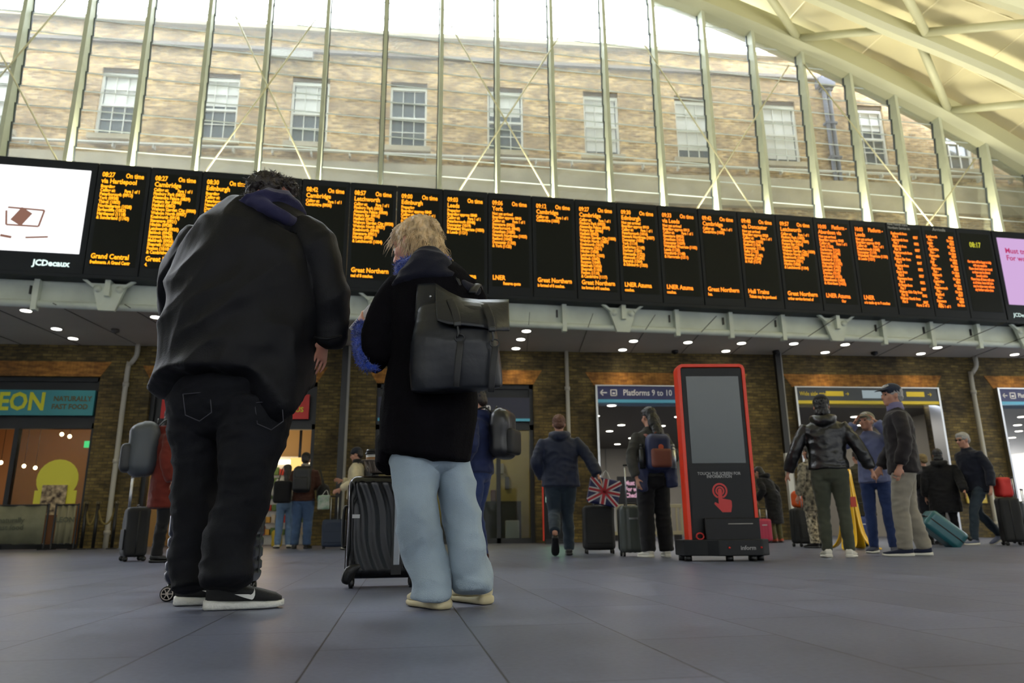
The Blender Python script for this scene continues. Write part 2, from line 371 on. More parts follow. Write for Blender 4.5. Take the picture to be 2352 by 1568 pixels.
def ribbeam(off, w_=.42, h_=.62, dz=0):
    bm = B(); pts = [-22 + 41.5 * i / 60 for i in range(61)]; rows = []
    for s in pts:
        z = zr(s, off) + dz
        rows.append([bm.verts.new(bp(s, off + a, z + b_)) for a, b_ in ((-w_, .12), (-w_ * .45, 0), (w_ * .45, 0), (w_, .12), (w_, h_), (-w_, h_))])
    for i in range(60):
        for k in range(6): bm.faces.new((rows[i][k], rows[i][(k + 1) % 6], rows[i + 1][(k + 1) % 6], rows[i + 1][k]))
    bm.faces.new(rows[0][::-1]); bm.faces.new(rows[-1]); return bm
for k, off in enumerate((.2, -2.0, -4.2, -6.4, -8.6, -10.8, -13)):
    obj('roof_rib', ribbeam(off, .40 if k == 0 else .17, .62 if k == 0 else .42, 0 if k == 0 else .12), M_rib, roof)
node1 = [7.95 + 4.35 * k for k in range(-6, 3)]
def tube(a, b_, r=.1):
    bm = B(); cyl(bm, a, b_, r); ell(bm, a, r, r, r); ell(bm, b_, r, r, r); obj('roof_strut', bm, M_rib, roof, True)
offs = (.2, -2.0, -4.2, -6.4, -8.6)
for k in range(4):
    for s in node1:
        s1 = s + (0 if k % 2 == 0 else 1.9); a = bp(s1, offs[k] - .3, zr(s1, offs[k]) + .28)
        for ds in (1.35 + .5 * (k % 2), -2.4 - .2 * (k % 2)):
            s2 = s1 + ds; 
            if s2 > 19 or s1 > 19: continue
            tube(a, bp(s2, offs[k + 1], zr(s2, offs[k + 1]) + .36))
bm = B()
for s in node1:
    for q in (s, s - 2.2):
        for j in range(10):
            o_ = .6 - 1.9 * j; bar(bm, bp(q, o_, zr(q, o_) + .99), bp(q - .3, o_ - 1.9, zr(q - .3, o_ - 1.9) + .99), .03, .03)
for o_ in (-1.1, -3.1, -5.3, -7.5):
    for i in range(40): 
        s = -20 + i; bar(bm, bp(s, o_, zr(s, o_) + .985), bp(s + 1, o_, zr(s + 1, o_) + .985), .03, .03)
obj('panel_seam', bm, mat('seam_cream', c(236, 228, 190), .6), roof)

# glazed screen: raking bays of shingled panes between deep steel mullions
MU = [-13.5, -12.2, -10.82, -9.54, -8.3, -7.01, -5.71, -4.38, -3.01, -1.66, -.28, 1.1, 2.51, 3.88, 5.29, 6.69, 8.11, 9.5, 10.8, 12.08, 13.45, 14.8, 16.15]
M_gl = glass('clear_screen_glass', (.97, .99, .98, 1), .07, .05)
M_gle = mat('glass_joint', c(225, 232, 235), .35, emit=0)
M_frost = mat('mullion_seal', c(70, 78, 80), .5)
ZB = 4.72
for i in range(len(MU) - 1):
    wn += 1; a, b_ = MU[i] + .05, MU[i + 1] - .05; bm = B(); bj = B(); bf = B()
    z = 7.0; zt = min(zr(a, .2), zr(b_, .2)) + .15
    while z < zt + .3:
        z1 = min(z + .46, zt + .6)
        q = [bp(a, GO, z), bp(b_, GO, z), bp(b_, GO - .05, z1), bp(a, GO - .05, z1)]
        v = [bm.verts.new(p) for p in q] + [bm.verts.new(p + BN * .012) for p in q]
        for f in ((0, 1, 2, 3), (7, 6, 5, 4), (0, 4, 5, 1), (1, 5, 6, 2), (2, 6, 7, 3), (3, 7, 4, 0)): bm.faces.new([v[t] for t in f])
        bar(bj, bp(a, GO - .012, z), bp(b_, GO - .012, z), .016, .02, BN)
        bar(bf, bp(a - .0, GO + .0, z), bp(a, GO - .06, z1), .028, .05, BD); bar(bf, bp(b_, GO + .0, z), bp(b_, GO - .06, z1), .028, .05, BD)
        z += .46
    wnd = struct('window_%d' % wn, bm, M_gl)
    obj('glass_joint', bj, M_gle, wnd); obj('edge_seal', bf, M_frost, wnd)
    bm = B(); s = MU[i]; bar(bm, bp(s, GO - .15, 5.5), bp(s, GO - .15, zr(s, .2) + .2), .085, .30, BD)
    obj('mullion', bm, M_steel, wnd)
# crossed stainless tie rods on the inside of the screen
XR = [((-150, -160), (128, 362), 'descending left'), ((185, -40), (-60, 245), 'rising'), ((540, 35), (710, 405), ''), ((725, 45), (475, 390), ''),
      ((1037, 62), (1257, 442), ''), ((1290, 75), (1060, 430), ''), ((1468, 85), (1735, 490), ''), ((1812, 150), (1605, 473), ''), ((1845, 145), (2140, 515), ''), ((2240, 365), (2130, 515), '')]
XL = ['leftmost rod, falling to the right above the white advert', 'cut by the left edge, rising to the right', 'falling towards the board right of the man in black', 'rising above the head of the man in black',
      'falling rightwards above the blonde head', 'rising rightwards above the blonde head', 'falling rightwards in the bay left of the roof edge', 'rising to the tall mullion below the roof edge', 'falling to the board above the arrivals panels', 'short rod rising right above the arrivals panels']
for (a, b_, _), l in zip(XR, XL):
    pa, pb = onb(*a, GO - .32), onb(*b_, GO - .32); d = (pb - pa).normalized()
    rd = thing('tie_rod', 'slim steel tie rod, ' + l, 'rod', pb, 0, 'crossed tie rods of the glazed screen')
    bm = B(); cyl(bm, pa, pb + d * .6, .018, n=10); obj('rod', bm, mat('rod_paint', c(200, 196, 160), .35, .3), rd, True, True)
    bm = B(); cyl(bm, pb + d * .1, pb + d * .45, .034, n=10); obj('turnbuckle', bm, mat('rod_paint', c(200, 196, 160), .35, .3), rd, True, True)

# mezzanine: soffit, girder, brackets, downlights
bm = B(); q = [bp(-16, .1, 4.72), bp(22, .1, 4.72), V((26, WY, 4.72)), V((-18, WY, 4.72))]
v = [bm.verts.new(p) for p in q] + [bm.verts.new(p + Z * .3) for p in q]
for f in ((3, 2, 1, 0), (4, 5, 6, 7), (0, 1, 5, 4), (1, 2, 6, 5), (2, 3, 7, 6), (3, 0, 4, 7)): bm.faces.new([v[t] for t in f])
sf = struct('ceiling_soffit', bm, mat('soffit_panel', c(178, 173, 160), .7, var=(.8, .06)))
bm = B()
for k in range(24):
    x = -14 + 1.35 * k; bar(bm, (x, WY, 4.716), (x - .35, 14.4, 4.716), .012, .01)
obj('panel_joint', bm, mat('joint_dark', c(62, 60, 56), .8), sf)
girder = B(); box(girder, -16, 22, 0, .12, 4.72, 5.62, BM4)
gd = struct('trim_1', girder, M_beam)
bm = B(); cyl(bm, bp(-16, -.05, 4.74), bp(22, -.05, 4.74), .075); obj('bottom_tube', bm, M_beam, gd, True)
bm = B(); box(bm, -16, 22, -.16, .12, 5.38, 5.44, BM4); obj('flange', bm, M_beam, gd)
sb = [2.53 - 5.4 * k for k in range(-2, 4)]; allk = []
for i, s0 in enumerate(sb):
    # forked bracket
    bm = B(); pts = [(-.16, 4.62), (.16, 4.62), (.30, 5.12), (.34, 5.16), (.2, 5.14), (-.2, 5.14), (-.34, 5.16), (-.30, 5.12)]
    pts = [(-.15, 4.62), (.15, 4.62), (.33, 5.18), (-.33, 5.18)]
    v = [bm.verts.new(bp(s0 + a, -.2, z)) for a, z in pts]; v2 = [bm.verts.new(bp(s0 + a, -.12, z)) for a, z in pts]
    bm.faces.new(v); bm.faces.new(v2[::-1])
    for k in range(4): bm.faces.new((v[k], v2[k], v2[(k + 1) % 4], v[(k + 1) % 4]))
    bt = thing('forked_bracket', ['pale steel bracket with two prongs under the clock panel at the far right', 'pale steel bracket with two prongs under the 10:00 Aberdeen panel', 'pale steel bracket with two prongs under the 09:27 and 09:30 panels', 'pale steel bracket with two prongs between the two foreground people', 'pale steel bracket with two prongs under the 08:27 Hartlepool panel', 'pale steel bracket with two prongs left of the white advert screen'][i], 'bracket', bp(s0, -.2, 4.62), 0, 'forked girder brackets')
    obj('plate', bm, M_beam, bt, False, True)
    for sg in (-1, 1):
        bm = B(); bar(bm, bp(s0 + sg * .27, -.2, 5.1), bp(s0 + sg * .52, -.22, 5.28), .05, .07); obj('prong', bm, M_beam, bt, False, True)
        bm = B(); cyl(bm, bp(s0 + sg * .2, -.23, 5.06), bp(s0 + sg * .2, -.1, 5.06), .07); obj('pin', bm, M_beam, bt, True, True)
    bm = B(); box(bm, s0 - .05, s0 + .05, -.3, 0, 4.9, 5.5, BM4); obj('web_stiffener', bm, M_beam, gd)
    for j in (1, 2, 3): allk.append(s0 + 1.35 * j)
for s in allk:
    bm = B(); box(bm, s - .05, s + .05, -.14, 0, 4.6, 5.45, BM4); box(bm, s - .06, s + .06, -.3, 0, 5.28, 5.45, BM4); obj('web_stiffener', bm, M_beam, gd)
    bm = B(); box(bm, s - .16, s - .13, -.04, 0, 4.95, 5.12, BM4); obj('cable_clip', bm, M_blk, gd)

M_lamp = emis('lamp_disc', (1, .95, .82, 1), 9)
LP = [(60, 712), (130, 754), (168, 776), (358, 727), (1209, 759), (1196, 778), (1185, 799), (1455, 782), (1430, 802), (1580, 785), (1667, 805), (1703, 787), (1823, 788), (1895, 808), (1941, 790), (2115, 811), (2153, 797), (2330, 813)]
LD = ['front of the row of three above the teal shop sign', 'middle of the row of three above the teal shop sign', 'rear of the row of three above the teal shop sign', 'beside the left sleeve of the man in black',
      'front of three beside the roll-top rucksack', 'middle of three beside the roll-top rucksack', 'rear of three beside the roll-top rucksack', 'front one above the platforms 9 to 10 sign', 'rear one above the platforms 9 to 10 sign',
      'just left of the red kiosk top', 'above the middle of the red kiosk, near the brick', 'above the right side of the red kiosk', 'right of the black post behind the kiosk', 'near the brick above the left of the gate sign', 'farther forward above the left of the gate sign', 'near the brick above the right of the gate sign', 'farther forward above the right of the gate sign', 'by the right edge of the soffit']
def lamp(p, label, power, group='round downlights in the mezzanine soffit', r=.1, col=(1, .78, .45), cone=100):
    t = thing('downlight', label, 'ceiling light', p, 0, group)
    bm = B(); cyl(bm, (0, 0, -.012), (0, 0, .0), r * 1.2, n=20); obj('trim_ring', bm, M_white, t, True)
    bm = B(); cyl(bm, (0, 0, -.02), (0, 0, -.013), r, n=20); obj('lens', bm, M_lamp, t)
    if power:
        l = bpy.data.lights.new('downlight_beam', 'SPOT'); l.energy = power; l.color = col; l.spot_size = radians(cone); l.spot_blend = .8; l.shadow_soft_size = .08
        o = bpy.data.objects.new('downlight_beam', l); COL.objects.link(o); o.parent = t; o.location = (0, 0, -.05)
for (x, y), d in zip(LP, LD):
    p = onz(x, y, 4.71); near = p.y > 17.1
    lamp(p, 'round soffit light, ' + d, 30 if near else 18)
# the same fittings hidden behind the two foreground people still light the brick
for x, n_ in ((-4.4, 'behind the man in the black coat'), (-.6, 'behind the man\'s right arm')):
    lamp(V((x, 17.35, 4.71)), 'round soffit light, ' + n_, 42)
M_cctv = mat('dome_grey', c(90, 88, 84), .4)
for x, y, l in ((265, 757, 'pale unlit dome in the soffit left of the man in the black coat'), (1550, 806, 'small dark camera dome in the soffit left of the kiosk'), (1782, 806, 'small dark camera dome right of the kiosk top'), (2008, 809, 'small dark camera dome over the gate sign')):
    p = onz(x, y, 4.71); bm = B(); ell(bm, (p.x, p.y, 4.69), .07, .07, .07); cyl(bm, (p.x, p.y, 4.66), (p.x, p.y, 4.72), .085)
    tag(obj('security_camera', bm, M_cctv if x < 300 else M_blk, smooth=True), l, 'camera')
# downpipes on the brick piers
M_pw = mat('pipe_cream', c(176, 172, 158), .5)
for n_, x, z0, mt, sw, l in (('downpipe', -7.42, 0, M_pw, .18, 'pale painted downpipe on the brick pier beside the teal sign shop'), ('downpipe', 3.2, 0, M_pw, 0, 'pale painted downpipe on the pier left of the platforms sign'), ('downpipe', 14.18, 0, M_pw, .18, 'pale painted downpipe with a swan neck on the pier right of the gate sign')):
    t = thing(n_, l, 'pipe', (x, WY - .1, 0)); bm = B()
    loft(bm, [((0, 0, 0), .055), ((0, 0, 2), .055), ((0, 0, 4.1), .055), ((sw * .3, 0, 4.25), .055), ((sw, -.04, 4.45), .055), ((sw, -.04, 4.72), .06)] if sw else [((0, 0, 0), .05), ((0, 0, 4.72), .05)], cap=0, n=14); obj('pipe', bm, mt, t, True)
    for z in (.3, 1.9, 3.7): bm = B(); cyl(bm, (0, 0, z), (0, 0, z + .09), .07); obj('collar', bm, mt, t, True)
for x, l, full in ((-2.28, 'tall black steel post on the pier behind the two foreground people', 1), (8.72, 'tall black steel post with a white foot on the pier behind the kiosk', 0)):
    t = thing('steel_post', l, 'post', (x, WY - .3, 0))
    z0 = .0 if full else 2.1
    obj('post', box(B(), -.09, .05, -.06, .06, z0, 4.71), M_blk, t); obj('rear_flange', box(B(), .05, .1, -.02, .1, 0, 4.71), M_grey, t)
    if not full: obj('post_foot', box(B(), -.09, .05, -.06, .06, 0, 2.1), M_white, t, label='white lower part of the post')

# enclosing walls of the concourse outside the frame
struct('wall_left', box(B(), -20.5, -20, -16, 17.8, 0, 12), M_grey)
struct('wall_right', box(B(), 27, 27.5, -16, 17.8, 0, 9), M_grey)
struct('wall_front', box(B(), -20, 27, -16.5, -16, 0, 12), M_grey)
# ------------------------------------------------------------------ departure boards
M_hous = mat('board_housing', c(20, 26, 34), .55, spec=.25)
M_scr = mat('led_panel', c(13, 18, 16), .6, var=(30, .15), spec=.2)
def led(i):
    t = i / 21; return emis('led_%d' % (i // 4), (1.0, .40 * (1 - t) + .17 * t, .015 + .01 * t, 1), 1.9)
SS = [-8.73 + 1.017 * k for k in range(21)] + [12.66]
BO, BZ0, BZ1 = -.35, 5.30, 7.74
GN, LN = 'Finsbury Park (%s)|Alexandra Palace (%s)|Potters Bar (%s)|Hatfield (%s)|Welwyn Garden City (%s)|Welwyn North (%s)|Knebworth (%s)|Stevenage (%s)|Hitchin (%s)|Letchworth (%s)|Baldock (%s)|Royston (%s)|Meldreth (%s)|Shepreth (%s)|Foxton (%s)|& Cambridge (%s)'.split('|'), 0
def calls(names, h, m_, st=7):
    out = []
    for n_ in names:
        out.append(n_ % ('%02d%02d' % (h, m_)) if '%' in n_ else n_ + ' (%02d%02d)' % (h, m_)); m_ += st
        if m_ >= 60: m_ -= 60; h += 1
    return out
CA = 'Calling at:|P1'
DP = [('08:27', 'via Hartlepool', ['Boarding', 'P'] + calls(['Peterborough', 'York', 'Thirsk', 'Northallerton', 'Eaglescliffe', 'Hartlepool', '& Sunderland'], 9, 13, 25), 'Grand Central', 'freshments. A Grand Centr'),
      ('08:27', 'Cambridge', ['P'] + calls(GN, 8, 32), 'Great Northern', '4.'),
      ('08:30', 'Edinburgh', ['Boarding', 'P'] + calls(['Peterborough', 'Newark Northgate', 'Doncaster', 'York', 'Northallerton', 'Darlington', 'Durham', 'Newcastle', '& Edinburgh'], 9, 16, 22), 'LNER', ''),
      ('08:33', 'Leeds', ['Boarding', 'P'] + calls(['Stevenage', 'Doncaster', 'Wakefield', '& Leeds'], 9, 16, 22), 'LNER', ''),
      ('08:42', 'Cambridge', ['P', 'Cambridge (0930)'], 'Great Northern', 'formed of 8 coaches.'),
      ('08:57', 'Letchworth', ['P'] + calls(GN[:9], 9, 2) + ['& Letchworth (1004)'], 'Great Northern', 'ned of 8 coaches.'),
      ('09:00', 'Edinburgh', ['Preparing', 'Boarding approx 0845', 'P'] + calls(['York', 'Darlington', 'Newcastle', 'Berwick', '& Edinburgh'], 10, 48, 31), 'LNER', ''),
      ('09:03', 'Leeds', ['Preparing', 'Boarding approx 0848', 'P'] + calls(['Peterborough', 'Doncaster', 'Wakefield Westgate', '& Leeds'], 9, 48, 31), 'LNER Azuma', '                            4'),
      ('09:06', 'York', ['Not yet arrived', 'Boarding approx 0846', 'P'] + calls(['Stevenage', 'Peterborough', 'Grantham', 'Newark Northgate', 'Retford', 'Doncaster', '& York'], 9, 25, 20), 'LNER', '             Reserve quote'),
      ('09:12', 'Cambridge', ['P', 'Cambridge (1000)'], 'Great Northern', 'is formed of 8 coaches.'),
      ('09:27', 'Cambridge', ['P'] + calls(GN, 9, 32), 'Great Northern', 'ice formed of 8 coaches.'),
      ('09:30', 'Edinburgh', ['Not yet arrived', 'Boarding approx 0910', 'P'] + calls(['Peterborough', 'Newark Northgate', 'Doncaster', 'York', 'Darlington', 'Durham', 'Newcastle', 'Alnmouth', 'Berwick', '& Edinburgh'], 10, 16, 21), 'LNER Azuma', 'coaches.'),
      ('09:33', 'via Leeds', ['Not yet arrived', 'Boarding approx 0913', 'P'] + calls(['Stevenage', 'Grantham', 'Doncaster', 'Wakefield Westgate', 'Leeds', 'Horsforth', '& Harrogate'], 9, 53, 23), 'LNER Azuma', 'coaches.'),
      ('09:42', 'Cambridge', ['P', 'Cambridge (1030)'], 'Great Northern', 'hes.'),
      ('09:48', 'via Doncaster', ['Not yet arrived', 'Boarding approx 0928', 'P'] + calls(['Grantham', 'Retford', 'Doncaster', 'Selby', 'Howden', 'Brough', '& Hull'], 10, 50, 14), 'Hull Trains', ' Tickets may be purchased'),
      ('09:57', 'Letchworth', ['P'] + calls(GN[:9], 10, 2) + ['& Letchworth (1104)'], 'Great Northern', 'urther service formed of'),
      ('10:00', 'Aberdeen via', ['Not yet arrived', 'Boarding approx 0940', 'P'] + calls(['York', 'Darlington', 'Newcastle', 'Berwick', 'Edinburgh', 'Haymarket', 'Kirkcaldy', 'Leuchars', 'Dundee', 'Arbroath', 'Stonehaven', '& Aberdeen'], 11, 50, 25), 'LNER Azuma', '                      Our'),
      ('10:03', 'Leeds', ['Not yet arrived', 'Boarding approx 0943', 'P'] + calls(['Peterborough', 'Doncaster', 'Wakefield Westgate', '& Leeds'], 10, 48, 31), 'LNER', 'e is made up to 9 coaches')]
def panel_shell(k, s0, s1, label, cat='display screen', name='departure_panel', group='departure board panels'):
    t = thing(name, label, cat, bp(s0, BO, BZ0), 0, group)
    bm = B(); box(bm, s0 + .008, s1 - .008, BO, BO + .3, BZ0, BZ1, BM4); obj('housing', bm, M_hous, t, False, True, bevel=.012)
    return t
FN = frame
for k in range(21):
    s0, s1 = SS[k], SS[k + 1]
    if k < 18:
        tm, dest, body, op, foot = DP[k]
        lab = 'tall dark LED departure panel headed %s %s with orange lettering' % (tm, dest)
        if k == 3: lab = 'tall dark LED departure panel mostly hidden by the man\'s head'
    else: lab = ['tall dark LED panel of fastest northern services, page 2 of 2', 'tall dark LED panel headed Arrivals with orange lines', 'dark panel with yellow clock reading 08:17 and orange notice'][k - 18]
    t = panel_shell(k, s0, s1, lab)
    e = .09
    bm = B(); box(bm, s0 + e, s1 - e * .9, BO - .006, BO + .01, BZ0 + .2, BZ1 - .14, BM4)
    # the bezel strips around the display
    obj('screen', bm, M_scr, t, False, True)
    bm = B(); O = lambda s, z: bp(s, BO - .012, z)
    A = lambda s_, size, s, z, al='LEFT', xs=.8, bold=.0035, line=1: addtext(bm, s_, size, O(s, z), BD, Z, al, xs, line, bold)
    if k < 18:
        A(tm, .15, s0 + .10, BZ1 - .30, xs=.72); A('On time' if k < 16 else 'Platform -', .15, s1 - .12, BZ1 - .30, 'RIGHT', .68)
        A(dest, .15, s0 + .10, BZ1 - .44, xs=.78)
        z = BZ1 - .545
        for ln in body:
            if ln == 'P': A('Calling at:', .1, s0 + .10, z, xs=.72); A('Page 1 of 1', .1, s1 - .16, z, 'RIGHT', .66)
            else: A(ln, .1, s0 + .10, z, xs=.74)
            z -= .0865
        A(op, .15, s0 + .10, BZ0 + .35, xs=.8)
        if foot: A(foot, .1, s0 + .10, BZ0 + .24, xs=.66)
    elif k == 18:
        z = BZ1 - .32
        for i, n_ in enumerate(['Knebworth from', 'Letchworth from', 'Meldreth from', 'Peterborough from', 'Potters Bar from', 'Royston from', 'Sandy from', 'Stevenage from', 'St Neots from', 'Welwyn Gdn City from', 'Welwyn North from']):
            A(n_, .1, s0 + .1, z, xs=.66); A('Plat %d' % (4 + i * 3 % 7), .1, s0 + .14, z - .085, xs=.66); A('08%d' % (27 + i * 5 % 30), .1, s1 - .16, z - .085, 'RIGHT', .66); z -= .172
        A('Page 2 of 2', .1, s1 - .14, BZ0 + .24, 'RIGHT', .8)
    elif k == 19:
        z = BZ1 - .34
        for i, n_ in enumerate(['Letchworth', 'Leeds', 'Cambridge', 'Newcastle', 'Hull', 'Harrogate', 'Edinburgh', 'Cambridge', 'Peterborough', 'Bradford', 'Stevenage']):
            A(n_, .1, s0 + .1, z, xs=.66); A('Plat -', .1, s0 + .14, z - .085, xs=.66); A('%02d%02d' % (8, 20 + i * 3), .1, s1 - .14, z, 'RIGHT', .66); A('On time', .1, s1 - .14, z - .085, 'RIGHT', .6); z -= .172
        A('Page 1 of 1', .1, s0 + .12, BZ0 + .24, xs=.8)
    else:
        z = BZ1 - .95
        for n_ in ['Our team will be happy to help', 'with any enquiries', 'Please check before you travel', 'as times may be altered', 'Security advice', 'Please keep all items with you', 'at all times. Items left here', 'may be taken away without', 'any further notice given']:
            A(n_, .098, (s0 + s1) / 2, z, 'CENTER', .56); z -= .094
    obj('led_text', bm, led(k), t, False, True)
    if k == 20:
        bm = B(); addtext(bm, '08:17', .2, bp(s0 + .32, BO - .012, BZ1 - .52), BD, Z, xs=.75, bold=.003); obj('clock_digits', bm, emis('clock_yellow', (.75, .72, .06, 1), .9), t, False, True, label='yellow clock digits')
    if k in (18, 19):
        bm = B()
        if k == 18: addtext(bm, 'Next Fastest trains', .1, bp(s0 + .04, BO - .012, BZ1 - .07), BD, Z, xs=.75); addtext(bm, 'Northern Service to:', .1, bp(s0 + .04, BO - .012, BZ1 - .17), BD, Z, xs=.75)
        else: addtext(bm, 'Arrivals', .12, bp(s0 + .5, BO - .012, BZ1 - .14), BD, Z, 'CENTER')
        obj('heading_text', bm, mat('heading_grey', c(170, 172, 172), .6), t, False, True, label='pale grey printed heading')
# advert screens at both ends
t = panel_shell(-1, -11.6, SS[0], 'white advert screen with a teapot picture at the left end', name='advert_screen', group='advert screens')
bm = B(); box(bm, -11.3, SS[0] - .12, BO - .02, BO + .01, BZ0 + .42, BZ1 - .2, BM4); obj('screen', bm, emis('advert_white', (1, 1, 1, 1), 1.35), t, False, True)
bm = B(); s_ = -9.95
for a, b_ in (((s_ - .28, 6.25), (s_ + .3, 6.25)), ((s_ - .28, 6.25), (s_ - .32, 6.55)), ((s_ + .3, 6.25), (s_ + .36, 6.6)), ((s_ + .36, 6.6), (s_ - .3, 6.62))): bar(bm, bp(a[0], BO - .024, a[1]), bp(b_[0], BO - .024, b_[1]), .004, .035, BN)
bar(bm, bp(s_ - .35, BO - .024, 6.02), bp(s_ - .15, BO - .024, 5.99), .004, .05, BN); bar(bm, bp(s_ + .1, BO - .024, 6.0), bp(s_ + .5, BO - .024, 6.04), .004, .035, BN); bar(bm, bp(s_ - .12, BO - .024, 6.30), bp(s_ + .05, BO - .024, 6.58), .004, .24, BN)
obj('teapot_drawing', bm, emis('advert_brown', c(150, 110, 95), .9), t, False, True, label='brownish drawing of a glass teapot')
bm = B(); cyl(bm, bp(s_ - .72, BO - .024, 6.05), bp(s_ - .72, BO - .021, 6.05), .14, n=12); cyl(bm, bp(s_ - .52, BO - .024, 6.08), bp(s_ - .52, BO - .021, 6.08), .07, n=12)
obj('fruit_picture', bm, emis('advert_red', c(190, 80, 55), .8), t, False, True)
bm = B(); addtext(bm, 'JCDecaux', .17, bp(SS[0] - .92, BO - .012, BZ0 + .14), BD, Z, xs=.95, bold=.006); obj('maker_lettering', bm, emis('lettering_white', (.8, 1, .95, 1), 1.2), t, False, True)
t = panel_shell(22, SS[21] + .02, SS[21] + 3.2, 'pink advert screen cut by the right edge', name='advert_screen', group='advert screens')
bm = B(); box(bm, SS[21] + .14, SS[21] + 3.0, BO - .02, BO + .01, BZ0 + .42, BZ1 - .2, BM4); obj('screen', bm, emis('advert_pink', c(216, 178, 226), .95), t, False, True)
bm = B(); addtext(bm, 'Must travel\nFor work?', .2, bp(SS[21] + .3, BO - .026, BZ1 - .62), BD, Z, bold=.004); obj('advert_text', bm, emis('advert_text', c(205, 60, 120), .8), t, False, True)
bm = B(); addtext(bm, 'JCDecaux', .14, bp(SS[21] + .2, BO - .012, BZ0 + .1), BD, Z); obj('maker_lettering', bm, emis('lettering_white', (.8, 1, .95, 1), 1.2), t, False, True)
bm = B(); box(bm, -11.6, 15.8, BO - .02, BO + .32, BZ0 - .07, BZ0 - .002, BM4); box(bm, -11.6, 15.8, BO + .12, BO + .3, BZ1, BZ1 + .03, BM4)
struct('trim_2', bm, M_hous)

# ------------------------------------------------------------------ rooms behind the openings
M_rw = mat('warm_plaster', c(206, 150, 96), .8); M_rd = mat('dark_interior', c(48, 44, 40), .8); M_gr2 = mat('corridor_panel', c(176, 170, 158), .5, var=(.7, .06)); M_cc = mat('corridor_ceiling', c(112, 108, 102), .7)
def room(x0, x1, y1, zc, mw, mc, n):
    y0 = WY + .6
    w_ = struct('wall_room%d' % n, wall_cols(B(), x0 - .1, x1 + .1, y1, y1 + .1, 0, zc, []), mw)
    obj('side_panel', box(B(), x0 - .12, x0, y0, y1, 0, zc), mw, w_); obj('side_panel', box(B(), x1, x1 + .12, y0, y1, 0, zc), mw, w_)
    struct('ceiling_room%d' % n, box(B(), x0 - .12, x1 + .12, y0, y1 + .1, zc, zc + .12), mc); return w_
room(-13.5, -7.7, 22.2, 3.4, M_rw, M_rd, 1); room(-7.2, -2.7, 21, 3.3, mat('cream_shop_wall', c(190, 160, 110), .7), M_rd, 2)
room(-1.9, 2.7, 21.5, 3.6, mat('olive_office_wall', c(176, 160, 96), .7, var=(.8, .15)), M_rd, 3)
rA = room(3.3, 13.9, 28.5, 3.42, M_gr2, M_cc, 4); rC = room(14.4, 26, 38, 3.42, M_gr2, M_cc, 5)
def pl(x, y, z, e, col, r=.12):
    l = bpy.data.lights.new('room_light', 'POINT'); l.energy = e; l.color = col; l.shadow_soft_size = r; o = bpy.data.objects.new('room_light', l); COL.objects.link(o); o.location = (x, y, z)
pl(-10.3, 20.2, 2.9, 34, (1, .66, .36), .3); pl(-4.5, 19.6, 2.8, 40, (1, .72, .42), .3); pl(.8, 19.8, 3.1, 52, (1, .86, .45), .3)
area('corridor_fill', (8.5, 23, 3.35), (0, 0, -1), 9, 6, 170, (1, .94, .84)); area('corridor_fill', (17, 23, 3.35), (0, 0, -1), 4, 6, 45, (1, .94, .84))  # broad area lamps added in place of beams from the round downlights
# corridor downlights
CL = [(1405, 930), (1368, 954), (1427, 975), (1400, 989), (1451, 1005), (1418, 1019), (1558, 956), (1520, 977)]
CR = [(1963, 956), (1978, 975), (1840, 989), (1965, 1018)]
CQ = [(2347, 956), (2337, 975), (2340, 989), (2325, 1004), (2310, 1017)]
for g, ls, d in (('corridor lights behind the platforms 9 to 10 opening', CL, 'behind the platforms 9 to 10 sign'), ('corridor lights behind the gate sign opening', CR, 'behind the grey and yellow gate sign'), ('corridor lights behind the far right opening', CQ, 'behind the far right opening')):
    for i, (x, y) in enumerate(ls):
        lamp(onz(x, y, 3.415), 'round corridor light %s, %s' % (d, ['nearest the sign', 'second from the sign', 'third from the sign', 'fourth from the sign', 'fifth from the sign', 'sixth from the sign', 'nearest the kiosk', 'beside the dark-haired person\'s head'][i]), 0, g, .11)
# corridor furniture: cladding joints, pillars, doors
bm = B()
for x in (4.6, 6.6, 8.6, 10.6, 12.4): box(bm, x, x + .03, 28.46, 28.5, 0, 3.42)
box(bm, 3.3, 13.9, 28.46, 28.5, 1.9, 1.93); obj('cladding_joint', bm, M_grey, rA)
obj('corridor_door', box(B(), 6.0, 7.1, 28.42, 28.5, 0, 2.15), M_white, rA)
for x, l in ((5.0, 'square white pillar beyond the platforms 9 to 10 opening'), (9.9, 'square white pillar beyond the gate sign opening'), (16.1, 'square white pillar beyond the far right opening')):
    tag(obj('pillar', box(B(), x - .22, x + .22, 23.8, 24.2, 0, 3.42), M_white, bevel=.02), l, 'pillar')
# opening frames and signs
M_navy = mat('sign_navy', c(44, 50, 100), .45); M_sgrey = mat('sign_grey', c(58, 64, 70), .45); M_cyan = mat('sign_cyan_line', c(88, 180, 214), .4); M_yel = mat('sign_yellow', c(226, 200, 40), .45)
M_wt = mat('sign_white_lettering', c(240, 240, 240), .5)
def opening_sign(x0, x1, z1, mt, ml, label, name='hanging_sign'):
    t = thing(name, label, 'sign', (x0, WY - .02, 0))
    bm = B(); box(bm, x0, x1, WY - .12, WY + .05, z1 - .36, z1 - .02); obj('sign_board', bm, mt, t, False, True)
    bm = B(); box(bm, x0, x1, WY - .13, WY + .04, z1 - .44, z1 - .361); obj('stripe', bm, ml, t, False, True)
    bm = B(); box(bm, x0, x1, WY - .14, WY + .06, z1 - .019, z1 + .01); box(bm, x0 - .05, x0, WY - .14, WY + .3, 0, z1 + .01); box(bm, x1, x1 + .05, WY - .14, WY + .3, 0, z1 + .01); obj('steel_frame', bm, M_chrome, t, False, True)
    return t
def wt(bm, s, size, x, z, al='LEFT', xs=1, bold=.002, y=WY - .125): return addtext(bm, s, size, (x, y, z), X, Z, al, xs, 1, bold)
